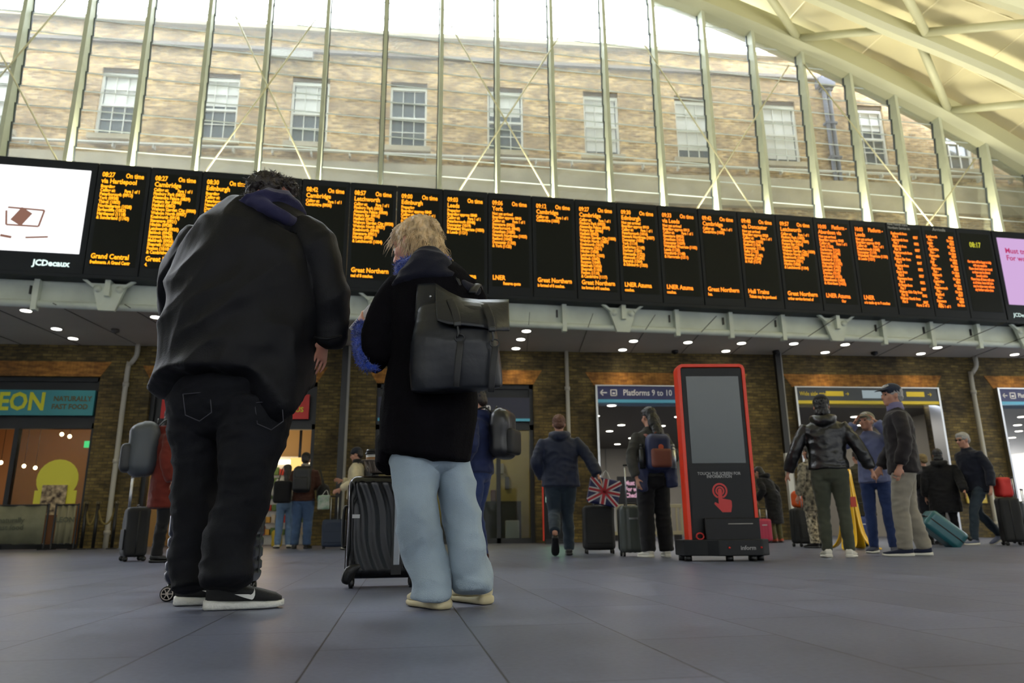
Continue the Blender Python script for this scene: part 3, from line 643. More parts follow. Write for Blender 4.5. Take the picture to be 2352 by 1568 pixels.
def arrow(bm, x, z, s, dr=-1, y=WY - .124):
    bar(bm, (x - s * .5, y, z), (x + s * .5, y, z), s * .16, .006, Z)
    for k in (-1, 1): bar(bm, (x + dr * s * .5, y, z), (x + dr * s * .08, y, z + k * s * .42), s * .16, .006, Z)
def trainicon(bm, x, z, s, y=WY - .124):
    for a, b_, e, f in ((-s, s, .75 * s, s), (-s, s, -s, -.75 * s), (-s, -.7 * s, -s, s), (.7 * s, s, -s, s), (-.4 * s, .4 * s, -.4 * s, .1 * s)): box(bm, x + a, x + b_, y, y + .004, z + e, z + f)
t = opening_sign(3.96, 7.72, 3.83, M_navy, M_cyan, 'navy overhead sign reading Platforms 9 to 10 beside a white arrow')
bm = B(); arrow(bm, 4.12, 3.64, .17); trainicon(bm, 4.38, 3.64, .085); wt(bm, 'Platforms 9 to 10', .215, 4.62, 3.575, xs=.84); wt(bm, 'Platforms 11 to 12', .215, 6.42, 3.575, xs=.6); obj('lettering', bm, M_wt, t, False, True)
t = opening_sign(9.23, 13.13, 3.84, M_sgrey, M_yel, 'grey overhead sign with yellow stripe and wide aisle gate wording')
bm = B(); wt(bm, 'Wide aisle gate', .15, 9.3, 3.61, xs=.78); wt(bm, 'gate', .15, 11.9, 3.61, xs=.8); box(bm, 10.02, 10.5, WY - .124, WY - .12, 3.6, 3.73); box(bm, 12.25, 12.75, WY - .124, WY - .12, 3.6, 3.73); arrow(bm, 10.6, 3.66, .09, 1); arrow(bm, 12.9, 3.66, .1, 1)
obj('lettering', bm, M_yel, t, False, True, label='yellow lettering')
bm = B(); box(bm, 11.02, 11.85, WY - .124, WY - .118, 3.55, 3.76); obj('light_panel', bm, emis('sign_window', c(170, 185, 190), .7), t, False, True)
t = opening_sign(14.9, 18.8, 3.85, M_navy, M_cyan, 'navy overhead sign reading Platforms cut by the right edge')
bm = B(); arrow(bm, 15.05, 3.65, .13); trainicon(bm, 15.27, 3.65, .085); wt(bm, 'Platforms 9 to 11', .17, 15.42, 3.6, xs=.75); obj('lettering', bm, M_wt, t, False, True)

# shop fronts
M_teal = mat('shop_teal', c(52, 140, 148), .4); M_lime = mat('shop_lime', c(214, 216, 46), .5)
M_sg = glass('shop_glass', (.8, .84, .84, 1), .03, .06)
def shopfront(x0, x1, z1, label, sign=None):
    t = thing('shopfront', label, 'shopfront', (x0, WY + .2, 0)); bm = B()
    for a, b_, e, f in ((x0, x1, z1 - .1, z1), (x0, x0 + .1, 0, z1), (x1 - .1, x1, 0, z1), (x0, x1, 2.72, 2.85)): box(bm, a, b_, WY + .12, WY + .26, e, f)
    box(bm, x0, x1, WY + .2, WY + .26, 2.85, z1 - .1)
    obj('frame', bm, M_dark, t, False, True); return t
t = shopfront(-13.2, -8.06, 3.95, 'dark framed cafe front under a teal sign with lime letters')
bm = B(); box(bm, -9.86, -9.76, WY + .12, WY + .26, 0, 2.72); box(bm, -9.76, -8.16, WY + .14, WY + .24, 0, .1); obj('door_post', bm, M_dark, t, False, True)
bm = B(); box(bm, -9.76, -8.16, WY + .19, WY + .205, .1, 2.72); obj('window_pane', bm, M_sg, t, False, True)
bm = B(); box(bm, -13, -8.14, WY + .02, WY + .1, 3.02, 3.62); sg = obj('sign_panel', bm, M_teal, t, False, True, label='teal sign panel')
bm = B(); wt(bm, 'LEON', .58, -9.22, 3.15, 'RIGHT', .86, .018, WY + .01); o = obj('sign_letters', bm, M_lime, t, False, True, label='lime capital letters')
bm = B(); wt(bm, 'NATURALLY', .165, -9.05, 3.36, xs=.92, bold=.005, y=WY + .01); wt(bm, 'FAST FOOD', .165, -9.07, 3.17, xs=.92, bold=.005, y=WY + .01); obj('small_letters', bm, mat('bronze_letters', c(92, 88, 58), .4, .4), t, False, True)
# round yellow poster in the window, menu poster below it
bm = B(); cyl(bm, (-8.78, WY + .17, 1.55), (-8.78, WY + .185, 1.55), .46, n=24); box(bm, -9.24, -8.32, WY + .17, WY + .185, 1.0, 1.3)
tag(obj('window_poster', bm, mat('poster_yellow', c(196, 190, 60), .6, emit=.12)), 'round yellow poster inside the cafe window', 'poster')
bm = B(); box(bm, -9.06, -8.52, WY + .12, WY + .15, .75, 1.42); tag(obj('menu_poster', bm, mat('poster_food', c(120, 82, 50), .5, var=(9, .8, c(214, 190, 150)))), 'framed food photograph standing below the yellow poster', 'poster')
bm = B(); box(bm, -9.7, -9.0, 21.0, 21.05, 2.62, 2.8); tag(obj('exit_sign', bm, emis('exit_green', (.1, .8, .25, 1), 1.2)), 'small green illuminated exit sign under the cafe ceiling', 'sign')
bm = B(); box(bm, -11.3, -10.35, 22.1, 22.2, 1.55, 1.67)
for k in range(5): cyl(bm, (-11.2 + k * .2, 22.15, 1.67), (-11.2 + k * .2, 22.15, 1.78), .03, n=8)
tag(obj('coat_rack', bm, M_dark), 'dark wall rack on the glowing cafe wall', 'rack')
for i, (x, y) in enumerate([(27, 1063), (55, 1070), (81, 1074), (142, 997), (160, 1002), (2, 1062)]):
    p = ony(x, y, 20.6 if i in (0, 1, 2, 5) else 19.5)
    t = thing('pendant_lamp', 'small bare glowing bulb pendant in the cafe, ' + ['left of three over the counter', 'middle of three over the counter', 'right of three over the counter', 'left of the pair in the window', 'right of the pair in the window', 'cut by the left edge'][i], 'lamp', p, 0, 'bulb pendants in the cafe')
    bm = B(); ell(bm, (0, 0, 0), .045, .045, .05); obj('bulb', bm, emis('bulb', (1, .75, .42, 1), 14), t, True)
    bm = B(); cyl(bm, (0, 0, .05), (0, 0, 3.4 - p.z), .006, n=6); obj('cord', bm, M_blk, t)
bm = B(); box(bm, -12.8, -9.9, 20.9, 21.4, 0, 1.05); tag(obj('cafe_counter', bm, mat('counter_wood', c(150, 96, 58), .6)), 'low orange-brown counter inside the cafe', 'counter')

t = shopfront(-6.9, -2.98, 3.87, 'dark framed food shop front with a red sign panel')
bm = B(); box(bm, -6.6, -3.16, WY + .02, WY + .1, 2.96, 3.56); obj('sign_panel', bm, mat('shop_red', c(196, 34, 30), .45), t, False, True, label='red sign panel')
bm = B(); wt(bm, "TOUR D'US", .17, -3.28, 3.13, 'RIGHT', y=WY + .01, bold=.003); obj('sign_letters', bm, M_lime, t, False, True)
M_prod = [mat('goods_%d' % i, k, .6) for i, k in enumerate([c(190, 60, 40), c(210, 160, 60), c(150, 170, 180), c(90, 120, 60), c(200, 190, 170)])]
sh = thing('display_fridge', 'lit open display shelving full of packets inside the red sign shop', 'shelving', (-4.3, 20.3, 0)); obj('cabinet', box(B(), -.9, .9, .0, .5, 0, 2.3), M_white, sh); obj('light_strip', box(B(), -.85, .85, -.06, .0, 2.1, 2.2), emis('strip', (1, .85, .55, 1), 5), sh)
bm = [B() for _ in range(5)]
for r_ in range(6):
    for q in range(13):
        b_ = random.choice(bm); h_ = random.uniform(.14, .24); box(b_, -.85 + q * .13, -.75 + q * .13, -.14, -.02, .25 + r_ * .31, .25 + r_ * .31 + h_)
for i in range(5): o = obj('packets', bm[i], M_prod[i], sh); o['kind'] = 'stuff'
t = thing('menu_screen', 'glowing yellow menu screen behind the customers in the red sign shop', 'screen', (-3.55, 19.6, 0)); obj('screen', box(B(), -.3, .12, -.05, 0, 1.75, 2.2), emis('menu_glow', (1, .62, .2, 1), 1.3), t); obj('bracket', box(B(), -.12, -.06, 0, .06, 2.2, 3.3), M_dark, t)
t = shopfront(-1.55, 2.35, 3.86, 'dark framed station office front with a navy sign ending in ion')
bm = B(); box(bm, -1.5, 2.25, WY + .02, WY + .1, 3.0, 3.52); obj('sign_panel', bm, mat('office_navy', c(40, 44, 66), .5), t, False, True)
bm = B(); box(bm, -1.5, 2.25, WY + .02, WY + .1, 2.93, 2.995); obj('stripe', bm, M_cyan, t, False, True)
bm = B(); wt(bm, 'Information', .26, 1.28, 3.2, 'RIGHT', y=WY + .01); obj('sign_letters', bm, M_wt, t, False, True)
bm = B()
for x in (.25, 1.42): box(bm, x, x + .1, WY + .14, WY + .24, 0, 2.72)
box(bm, -1.45, 2.25, WY + .14, WY + .24, 0, .12); obj('door_post', bm, M_dark, t, False, True)
bm = B(); box(bm, -1.45, 2.25, WY + .18, WY + .19, .12, 2.72); obj('window_pane', bm, M_sg, t, False, True)
bm = B(); box(bm, .1, 2.2, 19.6, 20.2, 0, 1.0); box(bm, .1, 2.2, 19.55, 20.2, 1.0, 1.05); tag(obj('office_desk', bm, M_dark), 'long dark desk behind the station office glass', 'desk')
for i, (x, z, w_, mt) in enumerate([(.9, 1.05, .3, M_white), (1.4, 1.05, .14, mat('mug_brown', c(110, 52, 34), .5)), (1.75, .25, .35, M_white)]):
    bm = B(); box(bm, x, x + w_, 19.6 if z > 1 else 19.2, 19.8 if z > 1 else 19.4, z if z > 1 else 0, z + .3); tag(obj(['paper_tray', 'mug', 'waste_bin'][i], bm, mt, bevel=.02), ['white paper tray on the office desk', 'brown mug on the office desk', 'pale bin in front of the office desk'][i], ['tray', 'mug', 'bin'][i])
t = thing('wall_phone', 'dark intercom on the yellowish office wall', 'phone', (2.0, 21.45, 1.7)); obj('body', box(B(), -.06, .06, -.06, 0, -.25, .12), M_dark, t, bevel=.01); obj('bracket', box(B(), -.35, -.1, -.12, 0, .2, .5), M_grey, t, bevel=.01)

# ------------------------------------------------------------------ people
SKIN = mat('skin', c(176, 128, 106), .5, bump=(60, .05)); SKIN2 = mat('skin_dark', c(96, 62, 46), .5); 
M_eyew = mat('eye_white', c(225, 222, 215), .2); M_hairD = mat('dark_hair', c(34, 26, 24), .45, bump=(90, .5)); M_hairG = mat('grey_hair', c(150, 148, 146), .55, bump=(90, .5))
M_hairB = mat('blonde_hair', c(196, 168, 126), .45, bump=(80, .5), var=(25, .3)); M_hairR = mat('cropped_brown_hair', c(92, 60, 46), .6, bump=(120, .4))
def cloth(name, rgb, rough=.8, sheen=.15, bump=(220, .25), var=(6, .12), spec=.3): return mat(name, c(*rgb), rough, 0, bump, var, sheen=sheen, spec=spec)

def headmat(p, yaw, pitch=0, s=1.0, roll=0):
    """yaw: direction the face looks, radians about Z from +Y; pitch < 0 looks down"""
    return Matrix.Translation(p) @ Matrix.Rotation(yaw, 4, 'Z') @ Matrix.Rotation(roll, 4, 'Y') @ Matrix.Rotation(pitch, 4, 'X') @ Matrix.Scale(s, 4)
def head(bm, M):
    ell(bm, (0, -.012, .03), .076, .097, .088, M); ell(bm, (0, .028, -.028), .062, .066, .082, M); ell(bm, (0, .04, -.08), .044, .05, .036, M)
    loft(bm, [((0, .086, .028), .009, .008), ((0, .099, .0), .011, .012), ((0, .110, -.022), .016, .016), ((0, .098, -.032), .012, .01)], 8, sub=2, M=M)     # nose
    loft(bm, [((-.045, .074, .035), .008, .008), ((0, .088, .038), .012, .008), ((.045, .074, .035), .008, .008)], 8, side=Z, sub=2, M=M)                   # brow
    ell(bm, (0, .087, -.055), .024, .012, .006, M); ell(bm, (0, .085, -.065), .021, .012, .006, M)                                                         # lips
    ell(bm, (0, .082, -.095), .018, .014, .014, M)                                                                                                    # chin
    for k in (-1, 1): ell(bm, (k * .078, -.004, -.008), .009, .02, .032, M, 10, 8); ell(bm, (k * .045, .055, -.02), .026, .026, .026, M, 10, 8)
def eyes(M, parent, iris=(60, 45, 35)):
    for k in (-1, 1):
        bm = B(); ell(bm, (k * .031, .083, .008), .013, .010, .010, M, 12, 8); e = obj('eye', bm, M_eyew, parent, True, True)
        bm = B(); ell(bm, (k * .031, .0915, .008), .0058, .003, .0058, M, 10, 6); o = obj('iris', bm, mat('iris', c(*iris), .2), e, True); 
        o.data.transform(Matrix.Translation(-V(parent.location)))
def hand(bm, wrist, d, n, s=1.0, curl=.5, thumb=1, open_=1.0):
    """wrist point, d = direction to the fingertips, n = back-of-hand normal, thumb = which side"""
    d = V(d).normalized(); n = V(n); n = (n - d * n.dot(d)).normalized(); l = n.cross(d) * thumb        # l points to the thumb side
    wrist = V(wrist)
    loft(bm, [(wrist - d * .02 * s, .024 * s, .018 * s), (wrist + d * .03 * s, .034 * s, .014 * s), (wrist + d * .075 * s, .041 * s, .013 * s), (wrist + d * .092 * s, .039 * s, .011 * s)], 12, side=l, sub=2)
    for i, (o_, L) in enumerate(((.034, .070), (.0115, .080), (-.0115, .074), (-.034, .058))):
        p = wrist + d * (.088 - abs(o_) * .15) * s + l * o_ * s * open_; L *= s; a = curl * (.8 + .12 * i); pts = [(p, .0080 * s)]; dd = d
        for seg, fr in ((.45, .5), (.30, 1.1), (.25, 1.6)):
            dd = (d * cos(a * fr) - n * sin(a * fr)).normalized(); p = p + dd * L * seg; pts.append((p, (.0079 - .0011 * fr) * s))
        loft(bm, pts, 8, side=l, sub=2)
    p = wrist + d * .028 * s + l * .028 * s - n * .006 * s; q = (d * .55 + l * .75 - n * .35).normalized(); q2 = (d * .9 + l * .3 - n * .45).normalized()
    loft(bm, [(p - q * .012 * s, .014 * s), (p + q * .028 * s, .0115 * s), (p + q * .034 * s + q2 * .028 * s, .0092 * s)], 8, side=n, sub=2)

def shoe(parent, heel, d, L=.29, mu=None, ms=None, W=.095, H=.085, logo=None, laces=None, thick=.03, local=False, pitch=0):
    """heel point on the ground, d = toe direction; sole and trims are sub-parts"""
    d = V(d); d.z = 0; d.normalize(); s = d.cross(Z)
    M = Matrix((s, d, Z)).transposed().to_4x4(); M.translation = V(heel)
    if pitch: M = M @ Matrix.Rotation(pitch, 4, 'X')
    k = L / .29
    def ring(y, hw, z0, z1): return (V((0, y * k, (z0 + z1) / 2)), hw * W / .095, (z1 - z0) / 2)
    def build(lst, sq=.68):
        bm = B(); n = 18; rows = []
        for y, hw, z0, z1 in lst:
            row = []
            for i in range(n):
                a = 2 * pi * i / n; ca, sa = cos(a), sin(a); ca = math.copysign(abs(ca) ** sq, ca); sa = math.copysign(abs(sa) ** sq, sa)
                row.append(bm.verts.new(M @ V((hw * W / .095 * ca, y * k, (z0 + z1) / 2 + (z1 - z0) / 2 * sa))))
            rows.append(row)
        for a_, b_ in zip(rows[:-1], rows[1:]):
            for i in range(n): bm.faces.new((a_[i], a_[(i + 1) % n], b_[(i + 1) % n], b_[i]))
        bm.faces.new(rows[0][::-1]); bm.faces.new(rows[-1]); return bm
    T = thick; h = H
    up_ = build([(-.004, .026, T, h * .86), (.004, .034, T - .005, h), (.04, .037, T - .005, h + .012), (.085, .039, T - .005, h + .006), (.12, .042, T - .005, h - .014), (.17, .046, T - .005, h * .72), (.225, .046, T - .008, h * .6), (.265, .037, T - .008, h * .5), (.288, .018, T - .006, T + .012)])
    u_ = obj('shoe', up_, mu, parent, True, not local)
    so = build([(-.012, .022, .006, T + .004), (-.002, .036, .001, T + .01), (.04, .041, 0, T + .004), (.1, .039, 0, T), (.17, .048, 0, T), (.23, .048, 0, T - .002), (.272, .038, .003, T - .002), (.298, .016, .010, T)], .6)
    q = V(parent.location) if not local else V((0, 0, 0))
    def sp(nm, bm, mt, sm=True):
        o = obj(nm, bm, mt, u_, sm); o.data.transform(Matrix.Translation(-q)); return o
    sp('sole', so, ms)
    if logo:
        for sd in ((1, -1) if logo == 'both' else (1,)):
            bm = B(); up1, lo1 = [], []
            for i in range(15):           # a curved tick: broad hooked toe end tapering to the heel
                t = i / 14; y = .052 + .13 * (1 - t) ; 
                y = .188 - .15 * t; zc = .034 + .030 * t + .012 * (1 - (abs(t - .12) / .88) if t > .12 else 1) * 0 ; th = .017 * (1 - t) ** .8 * (1 if t > .1 else .35 + 6.5 * t) + .0012
                z_ = T + .006 + .032 * t ** 1.15
                up1.append((y, z_ + th)); lo1.append((y, z_ - .001))
            hook = [(.196, T + .032), (.205, T + .030)]
            P_ = [(.188, T + .008), (.204, T + .016), (.205, T + .032), (.200, T + .046)] 
            outl = [(y, z) for y, z in lo1[::-1]] + [(.197, T + .010), (.2035, T + .022), (.203, T + .036), (.198, T + .048), (.196, T + .038), (.190, T + .029), (.178, T + .024)] + up1[2:]
            outl = [(.078 + (y - .038) * .62, z) for y, z in outl]
            def hw(y): return .0395 + .009 * min(1, max(0, (y - .09) / .1))
            vs = [bm.verts.new(M @ V((sd * (hw(y) + .0035 - max(0, z - T) * .16) * W / .095, y * k, z))) for y, z in outl]
            f = bm.faces.new(vs); ex = bmesh.ops.extrude_face_region(bm, geom=[f]); bmesh.ops.translate(bm, verts=[v for v in ex['geom'] if isinstance(v, bmesh.types.BMVert)], vec=M.to_3x3() @ V((-sd * .008, 0, 0)))
            bmesh.ops.triangulate(bm, faces=bm.faces)
            sp('curved_tick', bm, mat('tick_white', c(225, 225, 220), .5), False)
    if laces:
        bm = B()
        for i in range(5):
            y = (.095 + .019 * i) * k; zt = h * (.98 - .055 * i) + .0
            for sg in (-1, 1): loft(bm, [(M @ V((sg * .024, y, zt - .008)), .003), (M @ V((0, y + sg * .006, zt + .004)), .003), (M @ V((-sg * .024, y + sg * .012, zt - .010)), .003)], 6, sub=2)
        for sg in (-1, 1): loft(bm, [(M @ V((0, .095 * k, h + .004)), .0028), (M @ V((sg * .02, .09 * k, h + .014)), .0028), (M @ V((sg * .04, .11 * k, h - .002)), .0028)], 6, sub=3)
        sp('laces', bm, laces)
    return u_
# ------------------------------------------------------------------ the man in the black coat (front left)
D1 = 3.08
def RP(xl, xr, y, d, depth):
    a, b_ = at(xl, y, d), at(xr, y, d); return ((a + b_) / 2, (b_ - a).length / 2, depth)
def PX(x, y, d, rp, k=1.0):
    p = at(x, y, d); return (p, rp * mpp(p), rp * mpp(p) * k)
man = thing('person', 'tall person seen from behind in a long black coat, black jeans and black trainers', 'person', onz(545, 1400))
bm = B()
MH = headmat(at(629, 472, 3.13), -HEAD - radians(66), radians(-6), 1.08, radians(6))
head(bm, MH)
loft(bm, [PX(606, 500, D1, 40), PX(622, 475, 3.12, 36)], side=r0)
loft(bm, [RP(540, 700, 520, D1, .1), RP(480, 700, 620, D1, .13), RP(460, 690, 760, D1, .14), RP(450, 660, 870, D1, .14)], side=r0)
loft(bm, [PX(700, 540, D1, 26), PX(742, 620, D1, 24), PX(764, 682, D1, 21), PX(756, 740, 3.1, 18), PX(747, 785, 3.12, 15)], side=r0)
loft(bm, [PX(460, 560, D1, 26), PX(408, 630, 3.16, 24), PX(400, 690, 3.3, 20), PX(430, 740, 3.45, 17)], side=r0)
for px_ in ([(455, 900, 3.12, 50), (452, 1050, 3.12, 36), (450, 1180, 3.12, 30), (437, 1310, 3.12, 18), (440, 1330, 3.12, 14)], [(585, 900, 3.06, 50), (575, 1050, 3.04, 38), (548, 1180, 3.0, 32), (528, 1310, 2.98, 18), (526, 1335, 2.96, 15)]):
    loft(bm, [PX(*q) for q in px_], side=r0)
wr = at(744, 786, 3.12); hand(bm, wr, (at(733, 840, 3.08) - wr), r0 * .9 - f0 * .45, .98, .34, -1)
wl = at(432, 744, 3.47); hand(bm, wl, V((.1, .2, -1)), V((0, 1, .2)), 1, 1.0, 1)
obj('body', fuse(bm, .0045, 2), mat('tan_skin', c(150, 100, 84), .5, bump=(60, .05)), man, True, True); eyes(MH, man)
M_coat = mat('black_coat_cloth', c(8, 9, 14), .6, 0, (160, .15), (5, .12), spec=.22)
bm = B()
def hem(q, t, an):
    g_ = lambda c0, w0: math.exp(-(((an - c0 + pi) % (2 * pi) - pi) / w0) ** 2)
    k = max(0, (t - .72) / .28) ** 1.3; return q - Z * k * (.235 * g_(.52, .34) + .10 * g_(3.0, .55) + .10 * g_(-1.6, 1.0))
loft(bm, [RP(566, 676, 500, 3.1, .10), RP(545, 696, 508, D1, .13), RP(500, 712, 525, D1, .17), RP(448, 728, 570, D1, .20), RP(408, 733, 630, D1, .225), RP(392, 728, 700, D1, .24), RP(382, 720, 780, D1, .245), RP(366, 714, 830, D1, .25), RP(358, 712, 866, D1, .26)], 40, side=r0, cap=.02, mod=hem)
loft(bm, [PX(684, 530, D1, 36), PX(722, 572, D1, 46, 1.1), PX(744, 632, D1, 41, 1.1), PX(755, 685, 3.1, 40, 1.05), PX(759, 735, 3.12, 33), PX(753, 787, 3.14, 32)], 18, side=r0, cap=.15)
loft(bm, [PX(470, 550, D1, 44), PX(428, 600, 3.1, 44), PX(398, 660, 3.2, 32), PX(394, 705, 3.32, 26), PX(430, 735, 3.45, 26)], 18, side=r0, cap=.15)
coat = fuse(bm, .0085, 5, [(.016, (2.2, 2.2, 5.0), True, Matrix.Rotation(radians(38), 3, 'Y')), (.010, (4, 4, 8), True, Matrix.Rotation(radians(50), 3, 'Y')), (.006, (6, 6, 3.5), True), (.003, (16, 16, 9), False)], 3)
obj('coat', coat, M_coat, man, True, True)
# sleeve strap, back seam
bm = B(); loft(bm, [PX(722, 775, 3.0, 3.5), PX(752, 778, 2.98, 3.5), PX(784, 772, 3.04, 3.5)], 8, side=Z); obj('cuff_seam', bm, M_coat, man, True, True)
M_hood = cloth('navy_hood', (36, 36, 66), .85)
bm = B()
loft(bm, [RP(530, 704, 510, 3.08, .19), RP(538, 690, 498, 3.09, .175), RP(546, 650, 486, 3.09, .155)], 24, side=r0, cap=.25)
loft(bm, [PX(704, 520, 3.14, 12), PX(678, 512, 3.02, 13), PX(636, 492, 2.94, 16), PX(586, 468, 2.94, 20), PX(546, 486, 3.06, 16)], 12, side=Z)
obj('hood', fuse(bm, .008, 3, [(.006, (12, 12, 22), True)], 5), M_hood, man, True, True)
def hairdo(M, parent, mt, nst, shape, lenf, wav=.0, th=.0022, seed=1, name='hair', cap=None, down=.0, face=.055):
    rnd = random.Random(seed); bm = B()
    for e in shape: ell(bm, *e, M, 24, 16)
    base = fuse(bm, .006, 2, [(.010, (38, 38, 20), True), (.004, (90, 90, 50), False)], seed)
    bm = B(); bm.from_mesh(base); bpy.data.meshes.remove(base)
    R3 = M.to_3x3(); dn = (R3.inverted() @ Z).normalized() * -1
    for _ in range(nst):
        e = shape[rnd.randrange(len(shape))]; th_, ph = rnd.uniform(0, 2 * pi), rnd.uniform(-.3, 1.4)
        n_ = V((cos(th_) * cos(ph), sin(th_) * cos(ph), sin(ph))); ctr = V(e[0]); p = ctr + V((n_.x * e[1], n_.y * e[2], n_.z * e[3]))
        if p.y > face and p.z < .075: continue
        L = lenf * rnd.uniform(.5, 1.3); tg = (n_ * .5 + V((rnd.uniform(-1, 1), rnd.uniform(-1, 1), rnd.uniform(-.4, .8))) * (1 - down) * .9 + dn * down * 2.2).normalized()
        w1 = V((rnd.uniform(-1, 1), rnd.uniform(-1, 1), rnd.uniform(-1, 1))) * wav; pts = []; r_ = th * rnd.uniform(.7, 1.5)
        for k in range(5):
            t = k / 4; q = p + tg * L * t + dn * L * t * t * .35 + w1 * sin(t * 7 + th_ * 3)
            q = ctr + (q - ctr) * 1.0; pts.append((M @ q, r_ * (1 - .75 * t), r_ * (1 - .75 * t)))
        loft(bm, pts, 4, sub=1, cap=0)
    return obj(name, bm, mt, parent, True, True)
hairdo(MH, man, M_hairD, 900, [((0, -.034, .064), .083, .092, .070), ((0, -.078, .0), .06, .042, .065), ((0, .035, .088), .062, .05, .04)], .030, .004, .0013, 4, face=.03)
bm = B(); loft(bm, [(MH @ V((.080, -.01, .0)), .0022), (MH @ V((.079, .03, -.02)), .0022), (MH @ V((.068, .075, -.035)), .0022)], 6); obj('mask_strap', bm, M_blk, man, True, True)
M_jean = mat('black_denim', c(20, 21, 25), .8, 0, (260, .3), (5, .3), spec=.15)
bm = B()
loft(bm, [RP(392, 700, 820, 3.1, .17), RP(388, 692, 880, 3.1, .19), RP(388, 672, 930, 3.1, .18), RP(394, 660, 965, 3.1, .15)], 24, side=r0)
loft(bm, [PX(456, 930, 3.12, 64, 1.2), PX(452, 1000, 3.13, 55, 1.2), PX(453, 1075, 3.14, 51, 1.15), PX(452, 1130, 3.14, 50, 1.1), PX(444, 1220, 3.14, 45, 1.2), PX(434, 1290, 3.14, 38, 1.25), PX(436, 1352, 3.12, 42, 1.3)], 20, side=r0, cap=.12)
loft(bm, [PX(590, 930, 3.06, 80, 1.05), PX(580, 1000, 3.05, 72, 1.05), PX(568, 1070, 3.03, 62, 1.1), PX(558, 1130, 3.02, 59, 1.1), PX(534, 1220, 3.0, 54, 1.1), PX(524, 1285, 2.98, 54, 1.1), PX(524, 1337, 2.96, 54, 1.25)], 20, side=r0, cap=.12)
jn = fuse(bm, .008, 3, [(.010, (3.5, 3.5, 5), True, Matrix.Rotation(radians(-25), 3, 'Y')), (.005, (7, 7, 16), True, Matrix.Rotation(radians(15), 3, 'Y')), (.003, (25, 25, 30), False)], 8)
tr = obj('jeans', jn, M_jean, man, True, True)
bm = B()                       # back pocket stitching and turned-up hems
for x0, y0 in ((420, 905), (585, 925)):
    for a, b_ in (((0, 0), (62, -6)), ((0, 0), (6, 48)), ((62, -6), (66, 42)), ((6, 48), (38, 62)), ((38, 62), (66, 42))):
        loft(bm, [PX(x0 + a[0], y0 + a[1], 2.915, 1.2), PX(x0 + b_[0], y0 + b_[1], 2.915, 1.2)], 6, sub=1)
st = obj('pocket_stitching', bm, mat('thread_grey', c(52, 52, 60), .8), tr, True); st.data.transform(Matrix.Translation(-V(man.location)))
M_bsh = mat('black_mesh_trainer', c(18, 19, 21), .7, 0, (300, .3)); M_wso = mat('white_foam_sole', c(206, 206, 200), .55, bump=(70, .6)); M_blace = mat('black_laces', c(12, 12, 14), .7)
hp = onz(472, 1402); tp = onz(650, 1394); sd = (tp - hp); shoe(man, hp, sd, sd.length * .98, M_bsh, M_wso, .105, .122, logo='both', laces=M_blace, thick=.034)
h2 = onz(404, 1391); shoe(man, h2, sd, sd.length * .95, M_bsh, M_wso, .105, .122, logo='both', laces=M_blace, thick=.034)

# ------------------------------------------------------------------ the blonde person (front centre)
D2 = 3.06
wom = thing('person', 'blonde person seen from behind in a dark coat, pale wide jeans and cream trainers', 'person', onz(1010, 1398))
bm = B()
WH = headmat(at(956, 566, 3.12), -HEAD + radians(62), radians(-14), 1.08, radians(2))
head(bm, WH)
loft(bm, [PX(975, 625, D2, 34), PX(966, 590, 3.1, 31)], side=r0)
loft(bm, [RP(925, 1065, 655, D2, .09), RP(930, 1070, 760, D2, .11), RP(925, 1065, 900, D2, .12), RP(925, 1060, 1010, D2, .12)], side=r0)
loft(bm, [PX(918, 668, D2, 22), PX(876, 800, 3.02, 19), PX(862, 815, 3.04, 17), PX(848, 778, 3.12, 14), PX(842, 757, 3.16, 11)], side=r0)
loft(bm, [PX(1070, 668, D2, 22), PX(1110, 790, 3.15, 18), PX(1080, 800, 3.35, 14)], side=r0)
for q in ([(955, 1020, D2, 40), (965, 1180, D2, 26), (985, 1330, D2, 17), (985, 1358, D2, 15)], [(1030, 1020, D2, 38), (1060, 1180, 3.1, 26), (1090, 1310, 3.12, 17), (1090, 1338, 3.12, 15)]): loft(bm, [PX(*a) for a in q], side=r0)
w2 = at(838, 758, 3.16); hand(bm, w2, at(822, 728, 3.22) - w2, -r0 * .9 - f0 * .2 + Z * .3, .92, .9, -1)
w3 = at(1080, 800, 3.36); hand(bm, w3, V((-.4, .8, .2)), V((0, 0, 1)), .9, .8, 1)
obj('body', fuse(bm, .0045, 2), mat('fair_skin', c(205, 150, 128), .5, bump=(60, .05)), wom, True, True); eyes(WH, wom, (70, 90, 110))
M_wool = mat('dark_wool_coat', c(11, 10, 14), .95, 0, (120, .4), (8, .2), spec=.08)
bm = B()
loft(bm, [RP(925, 1058, 632, 3.08, .12), RP(898, 1088, 662, D2, .15), RP(892, 1100, 720, D2, .17), RP(900, 1096, 800, D2, .175), RP(890, 1094, 880, D2, .185), RP(876, 1092, 970, D2, .20), RP(870, 1086, 1030, D2, .205), RP(868, 1082, 1052, D2, .205)], 26, side=r0, cap=.05)
loft(bm, [RP(867, 935, 1010, 3.1, .15), RP(866, 912, 1062, 3.12, .13), RP(868, 905, 1074, 3.12, .10)], 14, side=r0, cap=.1)
loft(bm, [PX(928, 662, D2, 38), PX(897, 700, 3.05, 37), PX(873, 758, 3.03, 36, 1.1), PX(872, 806, 3.02, 37, 1.1), PX(868, 826, 3.02, 24, 1.2), PX(856, 800, 3.06, 22, 1.5), PX(850, 768, 3.12, 17, 2.0)], 18, side=r0, cap=.15)
loft(bm, [PX(1062, 662, D2, 34), PX(1092, 700, 3.1, 32), PX(1112, 770, 3.16, 30), PX(1106, 800, 3.2, 28), PX(1085, 800, 3.3, 24)], 18, side=r0, cap=.15)
